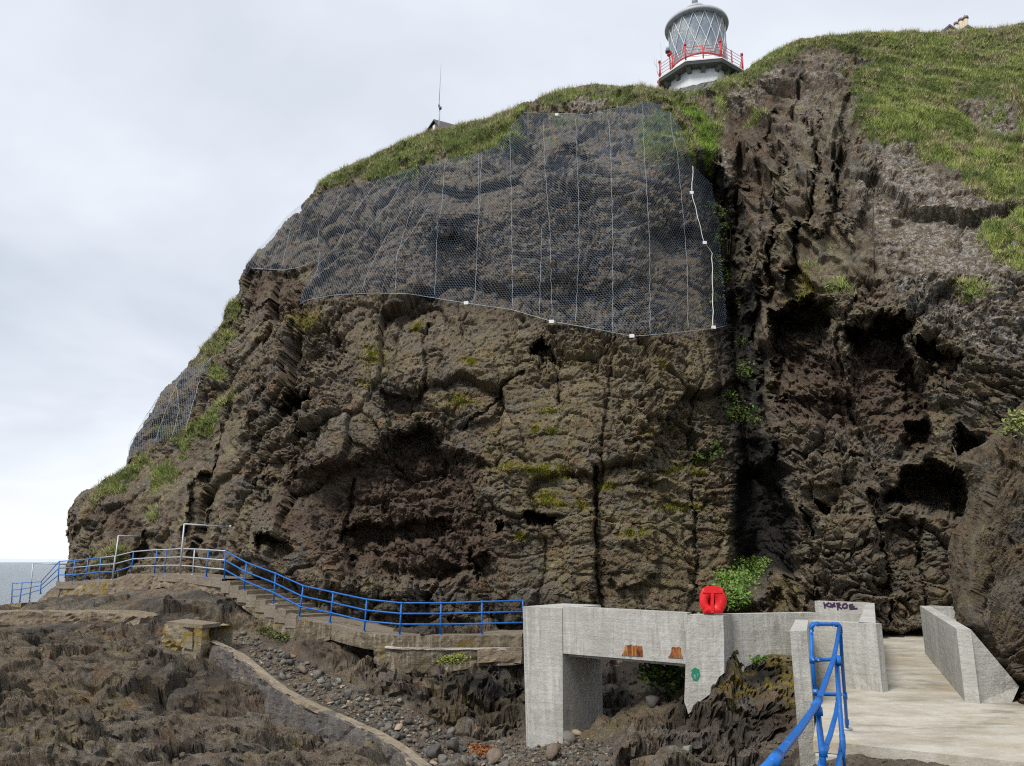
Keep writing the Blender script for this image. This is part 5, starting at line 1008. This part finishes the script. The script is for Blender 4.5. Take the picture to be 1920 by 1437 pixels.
# ------------------------------------------------------------------ stones
def stone_mesh(name, seed, sub=2):
    bm = bmesh.new(); bmesh.ops.create_icosphere(bm, subdivisions=sub, radius=.5); r_ = random.Random(seed)
    s_ = (1, r_.uniform(.65, .9), r_.uniform(.5, .75)); ks = [(Vector((r_.uniform(-1, 1), r_.uniform(-1, 1), r_.uniform(-1, 1))).normalized(), r_.uniform(.2, .36)) for _ in range(8)]
    for v in bm.verts:
        for n_, d_ in ks:
            e_ = v.co.dot(n_)-d_
            if e_ > 0: v.co -= n_*e_*.93
        v.co = Vector((v.co.x*s_[0], v.co.y*s_[1], v.co.z*s_[2]))
    for f in bm.faces: f.smooth = sub > 1
    me = bpy.data.meshes.new(name); bm.to_mesh(me); bm.free(); return me
def stonemat(name, c1, c2):
    m, t, b = newmat(name); n = noise(t, 3, 6, .7); f = noise(t, 18, 5, .7); c = mix(t, rng_(t, n, .35, .65), c1, c2); c = mix(t, rng_(t, f, .55, .75, 0, .6), c, tuple(v*1.8 for v in c2)); t.links.new(c, b.inputs['Base Color']); b.inputs['Roughness'].default_value = .8; bump(t, b, f, .02); return m
SM = [stonemat('grey_stone', (.1, .092, .08), (.19, .175, .15)), stonemat('dark_stone', (.05, .046, .042), (.1, .092, .084)), stonemat('brown_stone', (.12, .09, .07), (.2, .16, .12)), stonemat('pale_green_stone', (.17, .175, .15), (.26, .265, .23)), stonemat('tan_stone', (.26, .2, .14), (.4, .33, .24))]
meshes = []
for k in range(10):
    me = stone_mesh('stone', k, 2 if k < 5 else 1); me.materials.append(SM[k % 5]); meshes.append(me)
CB = [(428,1196),(455,1187),(520,1215),(600,1255),(660,1290),(735,1315),(800,1352),(870,1388),(985,1388),(1020,1378),(1060,1372),(1150,1400),(1150,1450),(800,1450),(720,1393),(640,1338),(560,1303),(500,1262),(450,1228)]
cand = rng.uniform([420, 1180], [1160, 1450], (9000, 2)); sdc = psd(cand[:, 0], cand[:, 1], CB); cand = cand[(sdc < -2)]
cand = cand[:2600]; H_ = [hit(x_, y_) for x_, y_ in cand]; Sz = rng.lognormal(math.log(.125), .42, len(cand)); Sz = np.clip(Sz, .06, .42)
Sz *= np.where(cand[:, 0] > 860, .72, 1); order = np.argsort(-Sz/np.array([h[1] for h in H_])); small = []
def rotm(): return Matrix.Rotation(rng.uniform(0, 6.28), 4, 'Z') @ Matrix.Rotation(rng.normal(0, .35), 4, 'X') @ Matrix.Rotation(rng.normal(0, .35), 4, 'Y')
pick = lambda: int(rng.choice(5, p=[.34, .36, .2, .04, .06]))
zones = ((560, 'rounded grey stone near the top of the cobble bank below the weeds', 'stones at the top of the cobble bank'), (830, 'rounded grey stone on the cobble bank beside the slipway wall', 'stones beside the slipway wall'), (2000, 'small loose stone on the shingle in front of the bridge pier', 'loose stones by the bridge pier'))
made = 0
for r_, i in enumerate(order):
    h = H_[i]; s_ = Sz[i]; k = pick()
    if made < 290:
        o = bpy.data.objects.new('stone', meshes[k]); COL.objects.link(o); o.matrix_world = Matrix.Translation((h[0], h[1], h[2]+s_*.16)) @ rotm() @ Matrix.Scale(s_, 4)
        zl = [z_ for z_ in zones if cand[i][0] < z_[0]][0]; cw_ = ('grey', 'dark', 'brown', 'pale greenish', 'tan')[k]; tag(o, zl[1].replace('rounded grey', 'rounded '+cw_).replace('small loose', 'small loose '+cw_), 'stone', cw_+' '+zl[2]); made += 1
    else: small.append((h, s_, 5+k))
vs_, fs_, base_n = {k: [] for k in range(5, 10)}, {k: [] for k in range(5, 10)}, {k: 0 for k in range(5, 10)}
for h, s_, k in small:
    me = meshes[k]; M_ = Matrix.Translation((h[0], h[1], h[2]+s_*.15)) @ rotm() @ Matrix.Scale(s_, 4); co_ = np.array([tuple(M_ @ v.co) for v in me.vertices]); vs_[k].append(co_); fs_[k].append(np.array([tuple(p.vertices) for p in me.polygons])+base_n[k]); base_n[k] += len(co_)
for k in vs_:
    if vs_[k]: fastmesh('shingle', np.vstack(vs_[k]), np.vstack(fs_[k]), SM[k % 5], smooth=False, kind='stuff')
for x_, y_, s_, k, lab in ((600,1283,.36,3,'smooth pale green grey boulder resting on the cobble bank near the slipway bend'), (596,1273,.5,0,'broad grey boulder behind the pale one on the cobble bank'), (673,1316,.3,3,'pale oval stone standing upright in the middle of the cobble bank'), (724,1354,.27,3,'small pale oval stone at the lower edge of the cobble bank'), (747,1370,.42,4,'tan flat stone near the foot of the slipway wall'), (565,1262,.45,2,'olive brown boulder under the slipway bend'), (748,1320,.28,3,'pale round stone at the right edge of the cobble bank'), (1066,1390,.5,0,'angular grey boulder at the foot of the bridge pier'), (1078,1380,.42,4,'yellowish stone leaning beside the bridge pier boulder'), (1040,1420,.55,2,'brown blocky boulder below the bridge pier'), (815,1425,.7,1,'large dark boulder beside the foot of the slipway wall'), (850,1410,.55,1,'dark blue grey boulder in the shingle beside the rock face'), (1290,1412,.3,3,'pale stone on the reddish rock below the pilaster'), (925,1432,.6,2,'grey brown slab of rock beside the rust coloured seaweed'), (1120,1330,.5,0,'grey boulder wedged in the shade behind the bridge pier'), (1225,1330,.6,1,'dark boulder lying under the footbridge')):
    h = hit(x_, y_); o = bpy.data.objects.new('boulder', meshes[k]); COL.objects.link(o); o.matrix_world = Matrix.Translation((h[0], h[1], h[2]+s_*.2)) @ rotm() @ Matrix.Scale(s_, 4); tag(o, lab, 'boulder')
foliage('seaweed', 'rust brown clump of dried seaweed on the shingle left of the bridge pier', [(905,1410,18,8),(890,1405,10,5)], grd, 420, .05, [[.2, .07, .02], [.12, .045, .02], [.28, .12, .04]], .05, cat='seaweed')
# ------------------------------------------------------------------ land behind the brow
SK = [(60,1120,50),(128,1085,48),(138,940,50),(250,862,54),(330,712,56),(421,600,56),(457,520,56),(562,388,56),(640,320,54),(740,275,54),(855,241,53),(960,205,52),(1060,168,52),(1160,163,52),(1300,165,52),(1380,136,52),(1500,74,52),(1640,62,51),(1780,58,52),(1920,46,52),(2140,34,52)]
bm = bmesh.new(); r0 = []; r1 = []; r2 = []
for x_, y_, Y_ in SK:
    p = P(x_, y_, Y_-4); q = Vector((p.x, p.y+1.5, max(p.z-1.6, -1))); r0.append(bm.verts.new(q)); r1.append(bm.verts.new(q+Vector((.3*q.x/10, 14, -.4)))); r2.append(bm.verts.new((q.x*2.2, 130, max(q.z-6, -1))))
for A_, B_ in ((r0, r1), (r1, r2)):
    for k in range(len(SK)-1): bm.faces.new((A_[k], A_[k+1], B_[k+1], B_[k]))
m, t, b = newmat('clifftop_grass'); t.links.new(mix(t, rng_(t, noise(t, .6, 8, .7), .35, .65), (.07, .11, .025), (.15, .16, .05)), b.inputs['Base Color']); b.inputs['Roughness'].default_value = .95
o = link('clifftop', bm, m, smooth=True); o['kind'] = 'structure'
# ------------------------------------------------------------------ lighthouse
LX, LY = 349/1275*52, 52.; LZ = CZ
lh = empty('lighthouse', (LX, LY, CZ+30), 'white lighthouse with glazed lattice lantern and red gallery railing on the clifftop', 'lighthouse')
def oct_(r_, z, n=8, ph=14): return [Vector((LX+r_*math.sin(R(ph+k*360/n)), LY-r_*math.cos(R(ph+k*360/n)), LZ+z)) for k in range(n)]
def lhp(name, bm, mat, sm=False, par=lh): return link(name, bm, mat, par, sm)
bm = bmesh.new(); prism(bm, oct_(2.75, 29.5), oct_(2.55, 34.94)); lhp('tower', bm, WHITEP)
ZD = 35.15
bm = bmesh.new(); prism(bm, oct_(3.25, ZD-.2), oct_(3.34, ZD)); bevel(bm, .03); lhp('gallery_deck', bm, STEELD)
bm = bmesh.new(); prism(bm, oct_(3.36, ZD+.003), oct_(3.36, ZD+.1)); lhp('deck_edge', bm, WHITEP)
cor = oct_(3.34, ZD)
for k in range(8):
    a, c_ = oct_(3.0, ZD-.21)[k], oct_(3.0, ZD-.21)[(k+1) % 8]
    for f in (.02, .5):
        p = a.lerp(c_, f); rd_ = Vector((p.x-LX, p.y-LY, 0)).normalized(); td = Vector((-rd_.y, rd_.x, 0)); bm = bmesh.new()
        pts = [p+td*.15, p-td*.15, p-td*.15-rd_*.75, p+td*.15-rd_*.75]; lo = [q-Vector((0, 0, .34)) for q in pts]; lo[0] += -rd_*.25; lo[1] += -rd_*.25
        prism(bm, lo, pts); lhp('corbel', bm, STEELD)
bm = bmesh.new(); prism(bm, oct_(2.12, ZD+.1, 32), oct_(2.12, ZD+1.25, 32)); lhp('lantern_wall', bm, WHITEP, True)
zg0, zg1 = ZD+1.25, 40.0
m, t, b = newmat('lantern_glass'); b.inputs['Base Color'].default_value = (.5, .58, .64, 1); b.inputs['Roughness'].default_value = .06; b.inputs['Transmission Weight'].default_value = .45; b.inputs['IOR'].default_value = 1.12; b.inputs['Specular IOR Level'].default_value = .6; b.inputs['Metallic'].default_value = 0
v = mix(t, rng_(t, noise(t, 1.2, 3, .5, st=(1, 1, .5)), .4, .6), (.38, .45, .52), (.6, .64, .66)); t.links.new(v, b.inputs['Base Color'])
for k in range(16):
    bm = bmesh.new(); a0, a1 = R(14+k*22.5), R(14+(k+1)*22.5); r_ = 2.08
    q = [(r_*math.sin(a), -r_*math.cos(a)) for a in (a0, (a0+a1)/2, a1)]; qi = [((r_-.02)*math.sin(a), -(r_-.02)*math.cos(a)) for a in (a1-.004, (a0+a1)/2, a0+.004)]; ring = q+qi
    prism(bm, [Vector((LX+x_, LY+y_, LZ+zg0)) for x_, y_ in ring], [Vector((LX+x_, LY+y_, LZ+zg1)) for x_, y_ in ring]); lhp('glass_pane', bm, m)
for k in range(16):
    for sgn in (1.5, -1.5):
        bm = bmesh.new(); pts = []
        for j in range(9):
            f = j/8; a = R(14+k*22.5+f*sgn*22.5); r_ = 2.13; pts.append(Vector((LX+r_*math.sin(a), LY-r_*math.cos(a), LZ+zg0+(zg1-zg0)*f)))
        tube(bm, pts, .024, 6); lhp('astragal', bm, WHITEP, True)
def lathe(name, prof, mat, n=40, par=lh):
    bm = bmesh.new(); rings = [[bm.verts.new((LX+r_*math.sin(2*math.pi*k/n), LY-r_*math.cos(2*math.pi*k/n), LZ+z)) for k in range(n)] for r_, z in prof]
    for A_, B_ in zip(rings[:-1], rings[1:]):
        for k in range(n): bm.faces.new((A_[k], A_[(k+1) % n], B_[(k+1) % n], B_[k]))
    bm.faces.new(rings[0]); bm.faces.new(rings[-1]); o = lhp(name, bm, mat, True); return o
lathe('sill_ring', [(2.12, zg0-.03), (2.17, zg0-.03), (2.17, zg0+.02), (2.12, zg0+.02)], REDP)
lathe('lens', [(.55, ZD+1.3), (.9, ZD+1.6), (1.05, ZD+2.4), (1.05, ZD+3.6), (.8, ZD+4.3), (.4, ZD+4.6)], paint('lens_glass', (.42, .47, .46), (.6, .62, .55), .5, .15))
lathe('roof', [(2.05, zg1), (2.38, zg1), (2.42, zg1+.12), (2.38, zg1+.3), (2.1, zg1+.38), (1.2, zg1+1.05), (.95, zg1+1.2), (.9, zg1+1.35), (1.0, zg1+1.42), (.8, zg1+1.75), (.4, zg1+2.05), (.2, zg1+2.15)], GREYP)
lathe('finial', [(.12, zg1+2.1), (.12, zg1+2.3), (.24, zg1+2.4), (.24, zg1+2.65), (.05, zg1+2.8), (.03, zg1+3.4)], GREYP, 12)
zr = ZD+.1
for k in range(8):
    a, c_ = oct_(3.24, zr)[k], oct_(3.24, zr)[(k+1) % 8]
    bm = bmesh.new(); tube(bm, [a, a+Vector((0, 0, 1.3))], .065, 8); tube(bm, [a+Vector((0, 0, 1.25)), a+Vector((0, 0, 1.42))], .1, 8); lhp('railing_post', bm, REDP, True)
    mm = a.lerp(c_, .5); bm = bmesh.new(); tube(bm, [mm, mm+Vector((0, 0, 1.15))], .05, 8); lhp('railing_post', bm, REDP, True)
    for hh_ in (.3, .58, .85, 1.1):
        bm = bmesh.new(); tube(bm, [a+Vector((0, 0, hh_)), c_+Vector((0, 0, hh_))], .018, 5); lhp('rail', bm, REDP, True)
lp = oct_(3.3, zr)[6].lerp(oct_(3.3, zr)[7], .42)
bm = bmesh.new(); tube(bm, [lp, lp+Vector((0, 0, 1.35))], .04, 6); tube(bm, [lp+Vector((-.1, -.1, 1.2)), lp+Vector((.1, -.05, 1.45))], .14, 8); lhp('lamp_bracket', bm, REDP, True)
bm = bmesh.new(); tube(bm, [lp+Vector((-.12, -.1, 1.45)), lp+Vector((-.12, -.1, 1.62))], .2, 12); lhp('lamp_base', bm, STEELD, True)
bm = bmesh.new(); tube(bm, [lp+Vector((-.12, -.1, 1.62)), lp+Vector((-.12, -.1, 2.1))], [.16, .13], 12); lhp('lamp_glass', bm, paint('clear_plastic', (.6, .66, .7), (.7, .7, .7), .2, .2), True)
la = oct_(3.35, zr)[6]
for dx_, h0, h1, r_ in ((.25, 0, 3.0, .012), (-.12, .2, 1.6, .02), (-.3, .8, 2.0, .012)):
    bm = bmesh.new(); tube(bm, [la+Vector((dx_*.3, 0, h0)), la+Vector((dx_, 0, h0+.4)), la+Vector((dx_, 0, h1))], r_, 5); lhp('aerial', bm, GREYP, True)
bm = bmesh.new()
for k in range(13): pass
bm.free()
rubble = concrete('grey_rubble_stone', (.2, .2, .18), (.3, .3, .28), (.5, .5, .47), .3, .3, 0, 4)
rwall = empty('stone_wall', P(1300, 155, 47.7), 'low grey rubble stone wall on the turf at the foot of the lighthouse', 'wall')
rocky_wall('wall', [P(1236,170.5,47.8), P(1262,166.5,47.8), P(1286,163.5,47.7), P(1300,160.0,47.7), P(1324,153.5,47.7), P(1347,149.0,47.8), P(1362,146.0,47.9)], 1.6, .3, rubble, rwall, .06, seed=21)
# ------------------------------------------------------------------ hut, mast, chimneys
hut = empty('hut', P(828, 245, 52), 'small brown hut with pitched roof half hidden behind the grassy brow', 'hut')
def hp(x_, y_, Y_): return P(x_, y_, Y_)
ap, el_, er = hp(815.5, 226.5, 51), hp(803, 245, 51.6), hp(829, 245, 50.4); rdg = hp(861, 238.5, 54.5)-ap
bm = bmesh.new(); g_ = [el_-Vector((-.15, 0, 2)), er-Vector((.1, 0, 2)), er-Vector((.1, 0, -.02)), ap-Vector((0, 0, .15)), el_+Vector((.15, 0, 0))]; prism(bm, g_, [p+rdg*.97 for p in g_]); link('wall', bm, paint('brown_hut_wall', (.3, .2, .12), (.2, .14, .1), .5, .9), hut)
for a, c_, nm in ((ap, el_, 'roof_panel'), (ap, er, 'roof_panel')):
    n_ = Vector((0, 0, .1)); d_ = (c_-a).normalized()*.15; bm = bmesh.new(); q = [a, c_+d_, c_+d_+n_, a+n_]; prism(bm, [p-rdg*.05 for p in q], [p+rdg*1.03 for p in q]); link(nm, bm, paint('grey_roof_felt', (.13, .12, .12), (.2, .18, .17), .4, .9) if nm+'x' else None, hut)
bm = bmesh.new(); q = [hp(811.5, 236, 50.85), hp(815.5, 234, 50.8), hp(815.5, 252, 50.8), hp(811, 252, 50.85)]; prism(bm, q, [p+Vector((0, .05, 0)) for p in q]); link('corner_board', bm, WHITEP, hut)
ma = empty('mast', P(823.5, 245, 50.2), 'thin radio mast with a whip aerial standing beside the hut', 'mast')
bm = bmesh.new(); tube(bm, [P(823, 250, 50.2), P(824.2, 203, 50.2)], .05, 8); link('pole', bm, GREYP, ma, True)
bm = bmesh.new(); tube(bm, [P(823.4, 201, 50.15), P(823, 193, 50.15)], .07, 8); link('mount', bm, GREYP, ma, True)
bm = bmesh.new(); tube(bm, [P(825.5, 205, 50.1), P(825.8, 201, 50.1)], .1, 8); link('junction_box', bm, STEELD, ma, True)
bm = bmesh.new(); tube(bm, [P(823.3, 197, 50.2), P(825.5, 150, 50.2), P(827, 119, 50.2)], .022, 6); link('whip_aerial', bm, GREYP, ma, True)
ho = empty('house', P(1800, 56, 64), 'roof ridges and cream chimney stacks of a house just showing over the right skyline', 'house')
cream = paint('cream_render', (.6, .48, .33), (.5, .42, .3), .3, .9); slate = paint('blue_grey_slate', (.12, .15, .22), (.2, .2, .24), .3, .8); potc = paint('purple_brown_cap', (.25, .19, .22), (.2, .15, .15), .3, .8)
for (ax_, ay_), (lx_, ly_), (rx_, ry_), Yh in (((1779, 47), (1764, 60), (1796, 58), 62), ((1813, 48), (1799, 58), (1828, 57), 61)):
    a, l_, r_ = P(ax_, ay_, Yh), P(lx_, ly_, Yh), P(rx_, ry_, Yh); dn = Vector((0, 0, -2.5)); bm = bmesh.new(); q = [l_+dn, r_+dn, r_-Vector((.1, 0, .12)), a-Vector((0, 0, .15)), l_-Vector((-.1, 0, .12))]; prism(bm, q, [p+Vector((.6, 5, 0)) for p in q]); link('gable', bm, cream, ho)
    for e_ in (l_, r_):
        bm = bmesh.new(); q = [a, e_, e_+Vector((0, 0, -.22)), a+Vector((0, 0, -.22))]; prism(bm, [p-Vector((0, .15, 0)) for p in q], [p+Vector((.6, 5, 0)) for p in q]); link('roof', bm, slate, ho)
for cx_, y0, y1, wpx in ((1792.5, 45, 60, 3.2), (1801, 38, 58, 3.4), (1810.5, 34, 58, 3.7)):
    rr1 = wpx/1450*72; a = P(cx_, y1, 63); a.z = P(cx_, y0, 63).z-3; top_ = P(cx_, y0, 63); bm = bmesh.new(); tube(bm, [a, top_], rr1, 14); ch = link('chimney', bm, cream, ho, True)
    bm = bmesh.new(); tube(bm, [top_-Vector((0, 0, .12)), top_+Vector((0, 0, .12))], rr1*1.3, 14); cp = link('chimney_cap', bm, potc, ho, True)
bm = bmesh.new(); tp_ = P(1809, 34, 63); tube(bm, [tp_, tp_+Vector((0, 0, .35))], [.1, .02], 6); link('cowl', bm, potc, ho)
